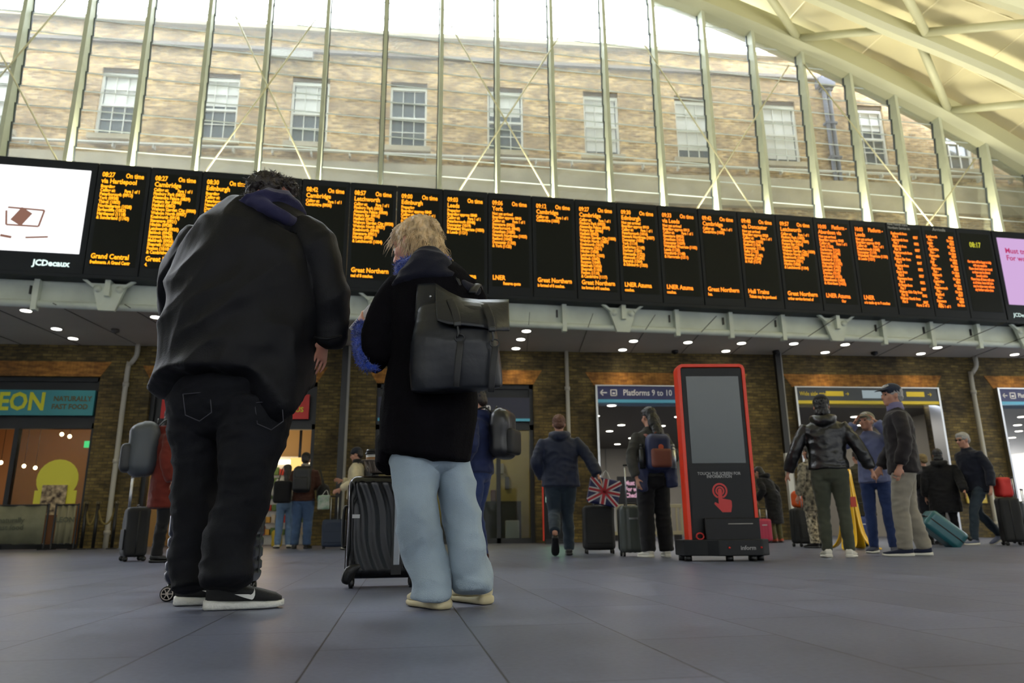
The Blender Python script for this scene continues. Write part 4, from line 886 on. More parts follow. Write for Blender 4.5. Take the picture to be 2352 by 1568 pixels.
obj('coat', fuse(bm, .0085, 5, [(.009, (4, 4, 2), True, Matrix.Rotation(radians(-15), 3, 'Y')), (.004, (9, 9, 5), True)], 11), M_wool, wom, True, True)
M_cowl = cloth('navy_cowl', (14, 16, 32), .9, .12)
bm = B(); loft(bm, [RP(898, 1075, 668, 3.04, .16), RP(914, 1060, 646, 3.05, .16), RP(928, 1044, 630, 3.07, .145), RP(938, 1030, 619, 3.09, .125), RP(950, 1018, 612, 3.1, .10)], 24, side=r0, cap=.2)
loft(bm, [PX(1030, 650, 2.98, 18), PX(1062, 660, 2.98, 16), PX(1092, 668, 3.04, 14)], 12, side=Z)
obj('hood', fuse(bm, .008, 4, [(.006, (9, 9, 16), True)], 12), M_cowl, wom, True, True)
M_mohair = mat('blue_mohair', c(42, 74, 176), .95, 0, (150, 1), (40, .5), sheen=.6, spec=.1)
def fuzz(bm, me, n, L, seed=1):
    rnd = random.Random(seed); vs = list(me.vertices)
    for _ in range(n):
        v = vs[rnd.randrange(len(vs))]; d_ = (v.normal + V((rnd.uniform(-1, 1), rnd.uniform(-1, 1), rnd.uniform(-1, 1))) * .8).normalized(); p = v.co.copy(); e = V((rnd.uniform(-1, 1), rnd.uniform(-1, 1), rnd.uniform(-1, 1))) * L * .5
        loft(bm, [(p, .0009), (p + d_ * L * .5 + e * .5, .0008), (p + d_ * L + e, .0004)], 3, sub=1, cap=0)
bm = B(); loft(bm, [PX(990, 594, 2.99, 12), PX(955, 598, 2.98, 13), PX(930, 608, 3.06, 14), PX(922, 622, 3.14, 16), PX(950, 615, 3.26, 16)], 12, side=Z); loft(bm, [PX(990, 594, 2.99, 11), PX(1012, 594, 3.02, 10), PX(1026, 600, 3.1, 9)], 12, side=Z)
loft(bm, [PX(926, 606, 3.1, 20), PX(930, 640, 3.1, 20)], 12, side=r0)
sc = fuse(bm, .006, 2, [(.005, (30, 30, 30), False)], 2); bm = B(); bm.from_mesh(sc); fuzz(bm, sc, 1500, .012); obj('scarf', bm, M_mohair, wom, True, True)
bm = B(); loft(bm, [PX(868, 842, 3.0, 9), PX(842, 838, 3.0, 12), PX(830, 810, 3.04, 13, 1.5), PX(826, 780, 3.1, 13, 1.8), PX(831, 757, 3.15, 14, 1.5), PX(842, 752, 3.16, 13)], 14, side=r0, cap=.2)
sc = fuse(bm, .006, 2, [(.006, (30, 30, 30), False)], 6); bm = B(); bm.from_mesh(sc); fuzz(bm, sc, 2200, .014, 4); obj('sweater_cuff', bm, M_mohair, wom, True, True)
# wavy bob
hairdo(WH, wom, M_hairB, 1500, [((0, -.022, .040), .086, .100, .084), ((-.0, -.055, -.02), .080, .062, .080), ((.045, -.045, -.03), .042, .050, .08), ((-.052, -.04, -.025), .036, .045, .075), ((0, .035, .082), .060, .050, .034)], .062, .009, .0016, 9, down=.55, face=.0)
M_pj = mat('pale_denim', c(146, 162, 174), .8, 0, (260, .3), (4, .1), sheen=.1, spec=.25)
bm = B()
loft(bm, [RP(906, 1078, 975, D2, .14), RP(906, 1076, 1020, D2, .16), RP(908, 1074, 1045, D2, .15)], 24, side=r0)
loft(bm, [PX(955, 1050, 3.03, 50, 1.4), PX(957, 1110, 3.02, 48, 1.4), PX(962, 1180, 3.02, 46, 1.3), PX(973, 1260, D2, 46, 1.3), PX(985, 1330, D2, 45, 1.3), PX(987, 1370, D2, 45, 1.3)], 20, side=r0, cap=.1)
loft(bm, [PX(1040, 1050, 3.10, 38, 1.5), PX(1051, 1110, 3.12, 40, 1.5), PX(1062, 1180, 3.12, 43, 1.4), PX(1075, 1260, 3.1, 41, 1.4), PX(1085, 1310, 3.12, 40, 1.4), PX(1086, 1350, 3.12, 40, 1.4)], 20, side=r0, cap=.1)
jn = obj('jeans', fuse(bm, .008, 3, [(.014, (4, 4, 2.5), True, Matrix.Rotation(radians(20), 3, 'Y')), (.009, (7, 7, 9), True, Matrix.Rotation(radians(-30), 3, 'Y')), (.002, (25, 25, 30), False)], 21), M_pj, wom, True, True)
M_crm = mat('cream_leather', c(206, 196, 160), .5, 0, (60, .15)); M_crs = mat('cream_sole', c(196, 184, 146), .6)
ha = onz(1020, 1400); ta = onz(925, 1392); dd = ta - ha; shoe(wom, ha, dd + f0 * .10, .262, M_crm, M_crs, .10, .10, laces=M_crm, thick=.03)
hb = onz(1128, 1388); shoe(wom, hb + V((-.02, 0, 0)), f0 * .8 - r0 * .55, .27, M_crm, M_crs, .10, .10, laces=M_crm, thick=.03)
# phone in the left hand
t = thing('phone', 'white phone held out in the blonde person\'s left hand', 'phone', at(836, 738, 3.22))
a_ = (at(858, 712, 3.22) - at(820, 756, 3.20)).normalized(); M_ = Matrix((a_, (f0 * .6 + Z * .8).cross(a_).normalized(), a_.cross((f0 * .6 + Z * .8).cross(a_)).normalized())).transposed().to_4x4()
o = obj('case', box(B(), -.075, .075, -.036, .036, -.005, .003, M_), mat('phone_white', c(225, 225, 222), .3), t, bevel=.003); obj('screen', box(B(), -.068, .068, -.031, .031, .0032, .0045, M_), mat('phone_screen', c(30, 34, 40), .1), t)
# roll-top rucksack on her back
M_rub = mat('rubberised_black', c(24, 27, 33), .38, 0, (40, .12), (3, .12), spec=.35); M_web = mat('black_webbing', c(20, 21, 24), .6)
bag = thing('rucksack', 'large matt black roll-top rucksack on the blonde person\'s back', 'backpack', at(1050, 895, 2.86))
def quad_slab(bm, pts, th, n=6):
    """a soft slab between front corner points (tl, tr, br, bl) pushed back by th along f0"""
    pass
bm = B()
loft(bm, [RP(968, 1130, 706, 2.92, .045), RP(960, 1132, 735, 2.87, .085), RP(950, 1140, 780, 2.84, .11), RP(946, 1150, 850, 2.84, .115), RP(946, 1154, 892, 2.85, .11)], 28, side=r0 * .985 + Z * -.02, cap=.12, sq=.55)
obj('bag_body', fuse(bm, .007, 4, [(.006, (5, 5, 4), True), (.002, (14, 14, 10), False)], 33), M_rub, bag, True, True)
def sheet(bm, rows, th=.006):
    """rows of points -> a thick flexible sheet"""
    R = len(rows); Cn = len(rows[0]); vs = [[bm.verts.new(p) for p in r] for r in rows]
    nrm = (rows[-1][0] - rows[0][0]).cross(rows[0][-1] - rows[0][0]).normalized(); v2 = [[bm.verts.new(p + nrm * th) for p in r] for r in rows]
    for i in range(R - 1):
        for j in range(Cn - 1):
            bm.faces.new((vs[i][j], vs[i][j + 1], vs[i + 1][j + 1], vs[i + 1][j])); bm.faces.new((v2[i][j], v2[i + 1][j], v2[i + 1][j + 1], v2[i][j + 1]))
    for i in range(R - 1):
        for j, k in ((0, 1), (Cn - 1, -1)): bm.faces.new((vs[i][j], vs[i + 1][j], v2[i + 1][j], v2[i][j]))
    for j in range(Cn - 1):
        for i in (0, R - 1): bm.faces.new((vs[i][j], vs[i][j + 1], v2[i][j + 1], v2[i][j]))
    return bm
top = [(958, 655, 2.9), (1000, 653, 2.86), (1030, 672, 2.86), (1060, 686, 2.87), (1100, 690, 2.88), (1140, 690, 2.9), (1168, 690, 2.92)]
mid = [(958, 700, 2.83), (1000, 705, 2.77), (1022, 712, 2.75), (1060, 712, 2.75), (1100, 716, 2.76), (1140, 722, 2.79), (1168, 718, 2.84)]
low = [(958, 745, 2.76), (1004, 738, 2.72), (1030, 746, 2.71), (1062, 748, 2.71), (1100, 752, 2.72), (1140, 760, 2.76), (1170, 760, 2.82)]
def interp(row, n=24):
    out = []
    for i in range(n + 1):
        t = i / n * (len(row) - 1); k = min(int(t), len(row) - 2); f_ = t - k; f_ = f_ * f_ * (3 - 2 * f_)
        out.append(V(row[k]) * (1 - f_) + V(row[k + 1]) * f_)
    return out
T_, Mi, Lo = interp(top[1:]), interp(mid[1:]), interp(low[1:])
rows = []
for i in range(9):
    t = i / 8; rr = []
    for a, b_, c_ in zip(T_, Mi, Lo):
        q = a * (1 - t) ** 2 + b_ * 2 * t * (1 - t) + c_ * t * t; rr.append(at(q.x, q.y, q.z))
    rows.append(rr)
obj('roll_top_flap', sheet(B(), rows), M_rub, bag, True, True)
bm = B(); loft(bm, [RP(958, 1004, 655, 2.9, .012), RP(955, 1006, 690, 2.86, .014), RP(952, 1006, 735, 2.83, .012)], 14, side=r0, sq=.5); obj('side_gusset', bm, M_rub, bag, True, True)
bm = B(); cyl(bm, at(989, 681, 2.815), at(989, 681, 2.83), .006, n=12); obj('snap_stud', bm, M_chrome, bag, True, True)
for x, y0 in ((1050, 700), (1130, 712)):
    bm = B(); loft(bm, [PX(x - 16, y0 - 12, 2.80, 9, .25), PX(x - 4, y0 + 18, 2.74, 9, .25), PX(x, y0 + 42, 2.715, 9, .25)], 10, side=r0, sq=.5); s_ = obj('buckle_strap', bm, M_web, bag, True, True)
    bm = B(); loft(bm, [PX(x, y0 + 40, 2.71, 9, .5), PX(x + 1, y0 + 48, 2.71, 9, .5)], 10, side=r0, sq=.5); loft(bm, [PX(x, y0 + 46, 2.71, 2.5), PX(x + 3, y0 + 62, 2.71, 3), PX(x + 1, y0 + 72, 2.71, 2)], 8)
    cx, cy = x + 6, y0 + 76
    loft(bm, [PX(cx + 11 * cos(a), cy + 9 * sin(a), 2.715, 1.8) for a in [pi * 2 * k / 14 for k in range(15)]], 6, sub=1, side=f0)
    o = obj('snap_hook', bm, M_dark, s_, True); o.data.transform(Matrix.Translation(-V(bag.location)))
    bm = B(); loft(bm, [PX(cx + 2, cy + 8, 2.715, 8, .2), PX(cx - 4, cy + 60, 2.70, 8, .2), PX(cx - 8, cy + 112, 2.715, 7, .2)], 10, side=r0, sq=.5); obj('lower_strap', bm, M_web, bag, True, True)
for pts in ([(960, 672, 2.92, 9), (945, 660, 3.0, 9), (930, 665, 3.12, 9)], [(1085, 672, 2.95, 10), (1095, 655, 3.02, 10), (1100, 668, 3.12, 10), (1102, 720, 3.22, 10)], [(1040, 655, 2.93, 4), (1048, 638, 2.93, 4), (1056, 655, 2.93, 4)]):
    bm = B(); loft(bm, [PX(a, b_, d_, r_, .5) for a, b_, d_, r_ in pts], 10, side=r0); obj('shoulder_strap' if pts[0][3] > 5 else 'grab_handle', bm, M_web, bag, True, True)

# ------------------------------------------------------------------ suitcases
def suitcase(name, label, loc, rz, w_, d_, h, mt, style='plain', ext=0, tilt=0, strap=None, group=None, wheel=.028, hand_m=None):
    t = thing(name, label, 'suitcase', loc, rz, group)
    if tilt: t.rotation_euler = (tilt[0], tilt[1], rz)
    z0 = wheel * 2 - .006
    if style == 'shell': dsp = lambda p, n_: .0016 * sin((p.x + .16 * (p.z / h) * abs(p.z / h) * 2) * 2 * pi / .062) * (1 if abs(n_.y) > .5 else .3) * min(1, max(0, (h / 2 - abs(p.z)) / .06))
    elif style == 'ribbed': dsp = lambda p, n_: (.006 if (p.z * 1 / .058) % 1 < .82 else -.004)
    elif style == 'vrib': dsp = lambda p, n_: .004 * sin(p.x * 2 * pi / .06)
    elif style == 'soft': dsp = lambda p, n_: .008 * noise.noise(p * 6)
    else: dsp = None
    bm = rbox(w_, d_, h, min(.05, d_ * .25), 60 if style in ('shell', 'ribbed') else 18, dsp); bmesh.ops.translate(bm, verts=bm.verts, vec=(0, 0, z0)); obj('shell', bm, mt, t, True)
    bm = B()
    for k in (-.004, .004): 
        pts = [((-w_ / 2 + .03, k, z0 - .002), .004), ((-w_ / 2 - .004, k, z0 + .05), .004), ((-w_ / 2 - .004, k, z0 + h - .05), .004), ((-w_ / 2 + .04, k, z0 + h + .002), .004), ((w_ / 2 - .04, k, z0 + h + .002), .004), ((w_ / 2 + .004, k, z0 + h - .05), .004), ((w_ / 2 + .004, k, z0 + .05), .004), ((w_ / 2 - .03, k, z0 - .002), .004)]
        loft(bm, [(a, b_, b_) for a, b_ in pts], 6, side=Y, sub=1)
    obj('zip', bm, M_blk, t, True)
    for sx in (-1, 1):
        for sy in (-1, 1):
            x, y = sx * (w_ / 2 - .035), sy * (d_ / 2 - .03); bm = B(); cyl(bm, (x - .011, y, wheel), (x + .011, y, wheel), wheel, n=20); wh = obj('wheel', bm, M_blk, t, True)
            bm = B(); cyl(bm, (x - .013, y, wheel), (x + .013, y, wheel), wheel * .6, n=12); cyl(bm, (x, y, wheel * 1.4), (x, y, z0 + .03), .012, n=8); obj('fork', bm, M_dark, wh, True)
    bm = B(); loft(bm, [((-.07, 0, z0 + h - .003), .008), ((-.06, 0, z0 + h + .022), .009), ((.06, 0, z0 + h + .022), .009), ((.07, 0, z0 + h - .003), .008)], 8, side=Y); obj('carry_handle', bm, M_blk, t, True)
    if ext:
        bm = B()
        for sx in (-1, 1): cyl(bm, (sx * .065, -d_ / 2 + .03, z0 + h - .05), (sx * .065, -d_ / 2 + .03, z0 + h + ext), .008, n=10)
        obj('telescopic_tubes', bm, M_chrome, t, True)
        bm = B(); loft(bm, [((-.08, -d_ / 2 + .03, z0 + h + ext), .013), ((.08, -d_ / 2 + .03, z0 + h + ext), .013)], 10, side=Y, sub=2); obj('grip', bm, M_blk, t, True)
    if style not in ('shell', 'ribbed'):
        bm = B(); box(bm, -w_ * .4, w_ * .4, -d_ / 2 - .014, -d_ / 2, z0 + .08, z0 + h * .55) if style == 'soft' else box(bm, -.05, .05, -d_ / 2 - .006, -d_ / 2, z0 + h * .7, z0 + h * .74)
        obj('front_pocket' if style == 'soft' else 'badge', bm, mt if style == 'soft' else M_chrome, t, bevel=.006)
    return t
M_bsc = mat('glossy_black_shell', c(8, 11, 14), .22, 0, coat=.15)
g = onz(868, 1350); sc1 = suitcase('suitcase', 'glossy black ridged hard-shell suitcase behind the pale jeans, coffee tray on top', g + f0 * .1, -HEAD + radians(10), .40, .24, .56, M_bsc, 'shell', 0)
bm = B(); box(bm, .06, .095, -.136, -.122, .12, .48); obj('trolley_rail', bm, mat('silver_rail', c(150, 155, 160), .3, .9), sc1, label='silver trolley rail', bevel=.004)
bm = B(); box(bm, .05, .105, -.130, -.110, .07, .54); obj('rail_channel', bm, M_blk, sc1)
bm = B(); box(bm, -.172, -.13, -.134, -.124, .375, .395); obj('name_badge', bm, mat('badge_silver', c(180, 182, 185), .4), sc1)
bm = B(); loft(bm, [((-.205, -.03, .22), .008), ((-.222, -.03, .24), .009), ((-.222, -.03, .42), .009), ((-.205, -.03, .44), .008)], 8, side=Y); obj('side_handle', bm, M_blk, sc1, True)
for sx in (-1, 1):
    bm = B(); loft(bm, [((sx * .19, -.10, .04), .03, .03), ((sx * .17, -.115, .09), .034, .02), ((sx * .12, -.118, .12), .012, .008)], 10, side=X); obj('corner_guard', bm, M_blk, sc1, True)
# coffee tray and cups on the suitcase
ttop = .60 + .05 + .012
tl = V((g.x, g.y, 0)) + f0 * .1 - r0 * .025; M_pulp = mat('moulded_pulp', c(128, 116, 104), .9, bump=(80, .5)); M_card = mat('kraft_sleeve', c(150, 112, 76), .8); M_lid = mat('black_lid', c(20, 20, 22), .35)
tray = thing('cup_tray', 'grey moulded pulp cup tray on the glossy black suitcase', 'cup tray', (tl.x, tl.y, .630), -HEAD)
bm = B()
for i in range(12):
    pass
loft(bm, [((.01, 0, .002), .07, .055), ((.01, 0, .03), .08, .065), ((.01, 0, .062), .10, .085), ((.01, 0, .070), .122, .10), ((.01, 0, .075), .120, .098)], 24, side=X, cap=0, sq=.6, sub=2)
obj('tray_body', bm, M_pulp, tray, True)
bm = B(); bm2 = B()
for k in range(8): loft(bm, [((-.08 + .026 * k, -.082, .064), .005), ((-.065 + .022 * k, -.058, .01), .005)], 6, sub=1)
obj('tray_rib', bm, M_pulp, tray, True); bm2.free()
for dx, l in ((-.05, 'takeaway coffee cup with black lid in the left of the pulp tray'), (.062, 'takeaway coffee cup in the right of the pulp tray, mostly behind the coat')):
    q = V((tl.x, tl.y, 0)) + r0 * dx; cup = thing('coffee_cup', l, 'cup', (q.x, q.y, .662), 0, 'takeaway cups in the tray'); cup.scale = (1.1, 1.1, 1.3)
    bm = B(); cyl(bm, (0, 0, .004), (0, 0, .062), .029, .037, 24); obj('cup_body', bm, M_white, cup, True)
    bm = B(); cyl(bm, (0, 0, .012), (0, 0, .048), .0325, .037, 24); obj('sleeve', bm, M_card, cup, True)
    bm = B(); cyl(bm, (0, 0, .060), (0, 0, .068), .041, .041, 24); cyl(bm, (0, 0, .068), (0, 0, .084), .038, .034, 24); obj('lid', bm, M_lid, cup, True)
# ribbed case behind the man's legs
g = onz(487, 1362); sc2 = suitcase('suitcase', 'dark blue-black banded hard suitcase behind the legs of the man in the black coat', g, -HEAD + radians(3), .44, .22, .60, mat('banded_navy_shell', c(32, 36, 52), .3, .2, coat=.2), 'ribbed', .35)
M_sp = mat('wheel_silver', c(165, 155, 145), .3, .8)
p = onz(380, 1382); t_ = V(sc2.location); M_i = Matrix.Rotation(-(-HEAD + radians(3)), 4, 'Z'); q = M_i @ (p + f0 * .02 - t_); R_ = .034
bm = B(); cyl(bm, (q.x, q.y - .012, R_), (q.x, q.y + .012, R_), R_, n=28); wh = obj('wheel', bm, M_blk, sc2, True)
bm = B(); cyl(bm, (q.x, q.y - .017, R_), (q.x, q.y - .012, R_), .008, n=12)
for k in range(6):
    a = k * pi / 3; bar(bm, (q.x, q.y - .015, R_), (q.x + cos(a) * .025, q.y - .015, R_ + sin(a) * .025), .007, .004, Y)
for k in range(24):
    a, b_ = k * pi / 12, (k + 1) * pi / 12; bar(bm, (q.x + cos(a) * .026, q.y - .015, R_ + sin(a) * .026), (q.x + cos(b_) * .026, q.y - .015, R_ + sin(b_) * .026), .004, .004, Y)
obj('spoked_hub', bm, M_sp, wh, label='silver spoked wheel hub')
bm = B(); loft(bm, [((q.x, q.y + .02, R_), .012), ((q.x + .03, q.y + .03, .07), .014), ((q.x + .07, q.y + .03, .10), .012)], 8); obj('wheel_arm', bm, M_blk, sc2, True)
# ------------------------------------------------------------------ people farther back
def figure(label, loc, yaw, H=1.72, build=1.0, skin=SKIN, legs='stand', arms=None, lean=0, headyaw=0, headpitch=0, jacket=None, jl=.80, trousers=None, shoes=None, sole=None, hair=M_hairD, hairstyle='short', hat=None, hood=False, loose=1.0, skirt=None, vox=.012, collar=None, group=None, puff=1.0, cap_brim=None):
    """every figure is modelled in its own frame (facing +Y, 1.75 m tall) and then turned and scaled"""
    t = thing('person', label, 'person', loc, yaw, group); S = H / 1.75; t.scale = (S, S, S); b = build
    def L(p):      # lean everything above the hips forward
        p = V(p)
        if lean and p.z > .92: r_ = Matrix.Rotation(-lean, 3, 'X'); p = V((0, 0, .92)) + r_ @ (p - V((0, 0, .92)))
        return p
    LG = {'stand': [((-.09, 0, .92), (-.10, .01, .5), (-.11, -.02, .09), .2), ((.09, 0, .92), (.10, .01, .5), (.11, -.02, .09), -.2)],
          'wide': [((-.10, 0, .92), (-.14, .01, .5), (-.20, -.02, .09), .35), ((.10, 0, .92), (.14, .01, .5), (.20, -.02, .09), -.35)],
          'walk': [((-.08, 0, .92), (-.09, .02, .52), (-.09, -.30, .30), 0), ((.08, 0, .92), (.08, .10, .50), (.09, .14, .09), 0)],
          'stride': [((-.08, 0, .92), (-.08, .22, .56), (-.08, .32, .10), 0), ((.08, 0, .92), (.08, -.02, .50), (.08, -.36, .17), 0)],
          'step': [((-.08, 0, .92), (-.09, .09, .5), (-.10, .10, .09), .1), ((.08, 0, .92), (.09, -.0, .5), (.11, -.09, .09), -.1)],
          'oneleg': [((-.09, 0, .92), (-.10, .01, .5), (-.10, -.02, .09), .15), ((.09, 0, .92), (.12, .06, .5), (.13, .0, .09), -.5)]}[legs] if isinstance(legs, str) else legs
    A = {'down': ((-.27, -.02, 1.13), (-.29, .06, .88)), 'pocket': ((-.30, -.06, 1.14), (-.22, .10, .95)), 'phone': ((-.25, .02, 1.13), (-.10, .28, 1.18)), 'eye': ((-.33, .12, 1.34), (-.13, .16, 1.60)), 'back': ((-.28, -.14, 1.15), (-.30, -.30, .95)), 'out': ((-.32, -.02, 1.15), (-.42, .04, .92)), 'handle': ((-.26, -.04, 1.14), (-.26, .20, 1.02))}
    ar = arms or ('down', 'down'); AP = []
    for k, a in enumerate(ar):
        e, w_ = A[a] if isinstance(a, str) else a; sg = 1 if k == 0 else -1; f = (lambda p: V((p[0] * sg, p[1], p[2]))) if isinstance(a, str) or k == 0 else (lambda p: V(p))
        AP.append((L((-.172 * sg * b, 0, 1.405)), L(f(e)), L(f(w_))))
    HM = headmat(L((0, .02, 1.625)), headyaw, headpitch)
    bm = B(); head(bm, HM)
    loft(bm, [(L((0, -.01, 1.42)), .07, .06), (L((0, 0, 1.50)), .056, .056), (L((0, .01, 1.58)), .055, .056)])
    loft(bm, [((0, 0, .86), .14 * b, .10), ((0, 0, .96), .15 * b, .11), (L((0, 0, 1.1)), .13 * b, .10), (L((0, 0, 1.28)), .15 * b, .11), (L((0, 0, 1.41)), .16 * b, .08), (L((0, 0, 1.46)), .08, .06)])
    for s_, e, w_ in AP:
        loft(bm, [(s_, .040), ((s_ + e) / 2, .042), (e, .038), ((e + w_) / 2, .036), (w_, .026)]); d = (w_ - e).normalized(); sg = -1 if s_.x < 0 else 1
        hand(bm, w_ + d * .01, d * 1.0 + V((0, .1, 0)), V((sg, -.2, .1)), 1.0, .5, -sg if sg < 0 else -sg)
    for hp, kn, an, ta in LG:
        hp, kn, an = V(hp), V(kn), V(an); loft(bm, [(hp, .085 * b), ((hp + kn) / 2, .07 * b), (kn, .054), (kn * .62 + an * .38, .054), (an, .036), (an - Z * .04, .034)])
    obj('body', fuse(bm, vox, 3), skin, t, True); 
    HMr = Matrix(HM)
    for k in (-1, 1): bm = B(); ell(bm, (k * .031, .085, .008), .011, .008, .008, HMr, 8, 6); obj('eye', bm, M_hairD, t, True)
    # trousers or leggings
    if trousers:
        bm = B(); q = loose; loft(bm, [((0, 0, .84), .150 * b * q ** .5, .115 * q ** .5), ((0, -.01, .92), .168 * b, .128), ((0, 0, 1.02), .158 * b, .115)])
        for hp, kn, an, ta in LG:
            hp, kn, an = V(hp), V(kn), V(an); e = (an - kn).normalized(); loft(bm, [(hp - Z * .02, .095 * b * q ** .4, .105 * q ** .4), ((hp + kn) / 2, .082 * b * q ** .6), (kn, .066 * q), (kn * .6 + an * .4, .064 * q), (an + e * .015, .052 * q ** 1.3, .058 * q ** 1.3)], cap=.1)
        obj('trousers', fuse(bm, vox, 3, [(.006, (7, 7, 14), True)], random.randrange(90)), trousers, t, True)
    if skirt:
        bm = B(); loft(bm, [((0, 0, skirt[0]), skirt[1], skirt[1] * .8), ((0, 0, (skirt[0] + 1.0) / 2), skirt[1] * .9, skirt[1] * .72), ((0, 0, 1.0), .15, .12)], cap=.1); obj('skirt', fuse(bm, vox, 2, [(.01, (9, 9, 3), True)], 3), skirt[2], t, True)
    # jacket
    bm = B(); p = .028 * puff
    rings = [((0, 0, jl), (.165 + p) * b, .13 + p), ((0, 0, (jl + .96) / 2), (.16 + p) * b, .125 + p), ((0, 0, .98), (.155 + p) * b, .12 + p), (L((0, 0, 1.12)), (.145 + p) * b, .115 + p), (L((0, 0, 1.3)), (.165 + p) * b, .12 + p), (L((0, 0, 1.40)), (.175 + p) * b, .10 + p * .7), (L((0, 0, 1.46)), .11, .08), (L((0, 0, 1.50)), .075, .07)]
    loft(bm, rings if jl < .95 else rings[2:], 20, cap=.1)
    for s_, e, w_ in AP: loft(bm, [(s_ + V((.018 if s_.x < 0 else -.018, 0, -.004)), .05 + p * .7), ((s_ + e) / 2, .048 + p * .75), (e, .042 + p * .85), ((e + w_) / 2, .040 + p), (w_ - (w_ - e).normalized() * .01, .032 + p * .9)], cap=.12)
    if hood: loft(bm, [(L((-.11, -.02, 1.49)), .035), (L((-.07, -.11, 1.47)), .05, .045), (L((0, -.145, 1.45)), .06, .055), (L((.07, -.11, 1.47)), .05, .045), (L((.11, -.02, 1.49)), .035)], side=Z)
    obj('jacket', fuse(bm, vox, 3, [(.007, (8, 8, 12), True)], random.randrange(90)), jacket, t, True)
    if collar: bm = B(); loft(bm, [(L((0, 0, 1.47)), .095, .085), (L((0, .005, 1.54)), .078, .078)], cap=.2); obj('collar', bm, collar, t, True)
    # hair
    bm = B()
    if hairstyle != 'none':
        e_ = [((0, -.018, .04), .083, .101, .086)]
        if hairstyle in ('short', 'long', 'bob', 'bun'): e_ += [((0, -.06, -.01), .070, .056, .062), ((0, .035, .082), .06, .05, .038)]
        if hairstyle in ('long',): e_ += [((0, -.085, -.10), .082, .06, .13), ((0, -.115, -.23), .075, .05, .13)]
        if hairstyle == 'bob': e_ += [((0, -.05, -.07), .08, .07, .07)]
        if hairstyle == 'bun': e_ += [((0, -.06, .125), .045, .045, .04)]
        for e in e_: ell(bm, *e, HMr)
        obj('hair', fuse(bm, .008, 2, [(.006, (45, 45, 26), True)], 7), hair, t, True)
    if hat:
        kind, mh = hat; bm = B()
        if kind == 'beanie': ell(bm, (0, -.012, .055), .088, .106, .09, HMr); loft(bm, [((0, -.005, .03), .089, .107), ((0, -.005, .065), .09, .108)], 20, M=HMr, cap=.1)
        if kind in ('cap', 'bucket'):
            ell(bm, (0, -.01, .055), .088, .106, .082, HMr)
            if kind == 'cap': loft(bm, [((0, .07, .062), .062, .008), ((0, .13, .055), .06, .006), ((0, .17, .045), .035, .005)], 14, M=HMr)
            else: loft(bm, [((0, .07, .05), .075, .010), ((0, .13, .03), .06, .008)], 14, M=HMr)
        obj('hat', fuse(bm, .007, 2), mh, t, True)
    for i, (hp, kn, an, ta) in enumerate(LG):
        an = V(an); kn = V(kn); e = (an - kn).normalized(); pitch = 0
        d = V((sin(-ta), cos(ta), 0)); hl = V((an.x, an.y, max(0, an.z - .09))) - d * .06
        if an.z > .12: pitch = -min(1.1, (an.z - .09) * 4.2)
        shoe(t, hl, d, .27, shoes or M_bsh, sole or M_blk, .098, .09, local=True, pitch=pitch)
    return t
def backpack(label, loc, yaw, w_, d_, h, m1, m2, scale=1, sag=0):
    """loc = centre of the panel that lies against the back"""
    t = thing('backpack', label, 'backpack', loc, yaw); 
    bm = rbox(w_, d_, h, d_ * .42, 16, lambda p, n_: .012 * noise.noise(p * 7) - (.05 * max(0, p.z / h) ** 2 if n_.y < 0 else 0)); bmesh.ops.translate(bm, verts=bm.verts, vec=(0, -d_ / 2 - .01, -h / 2)); obj('main_bag', bm, m1, t, True)
    bm = rbox(w_ * .8, d_ * .4, h * .5, d_ * .16, 8); bmesh.ops.translate(bm, verts=bm.verts, vec=(0, -d_ - .01, -h * .42)); obj('front_pocket', bm, m2, t, True)
    for k in (-1, 1): bm = B(); loft(bm, [((k * w_ * .3, -.03, h * .42), .022, .010), ((k * w_ * .32, .03, h * .52), .024, .010), ((k * w_ * .33, .12, h * .48), .024, .010)], 8); obj('strap', bm, m2, t, True)
    bm = B(); loft(bm, [((-.03, -.05, h * .48), .008), ((0, -.055, h * .56), .008), ((.03, -.05, h * .48), .008)], 8, side=Y); obj('grab_loop', bm, m2, t, True)
    bm = B(); loft(bm, [((-w_ * .38, -d_ * .78, h * .22), .004), ((0, -d_ * .98, h * .27), .004), ((w_ * .38, -d_ * .78, h * .22), .004)], 6, side=Y); obj('zip', bm, M_dark, t, True)
    return t
def rel(t, p):
    c_, s_ = cos(t.rotation_euler[2]), sin(t.rotation_euler[2]); k = t.scale[0]; return V(t.location) + V((c_ * p[0] - s_ * p[1], s_ * p[0] + c_ * p[1], p[2])) * k
def G(x, y): p = onz(x, y); p.z = 0; return p
K = cloth
M_s_w = mat('white_trainer', c(215, 212, 200), .5); M_denim = K('mid_blue_denim', (62, 84, 118)); M_blkc = K('black_cloth', (16, 16, 20)); M_navyc = K('navy_padded', (26, 34, 56), .6); M_dkd = K('dark_denim', (28, 36, 54))
R = radians
# left: red coat
p = figure('person in a long rust red coat and black boots at left', G(362, 1291), R(-70), 1.72, 1.1, jacket=K('rust_red_coat', (96, 30, 20)), jl=.60, trousers=M_blkc, hair=M_hairD, hairstyle='bob', shoes=M_blk, puff=1.5, arms=('handle', 'down'), hood=True)
backpack('big grey rucksack on the back of the person in the rust red coat', rel(p, (0, -.10, 1.25)), R(-70), .40, .32, .62, mat('grey_ripstop', c(62, 68, 74), .45), mat('dark_grey_web', c(34, 37, 40), .5))
suitcase('suitcase', 'black soft upright suitcase beside the rust red coat at left', G(303, 1288), R(-62), .40, .25, .56, mat('black_nylon', c(14, 15, 18), .65), 'soft', .35)
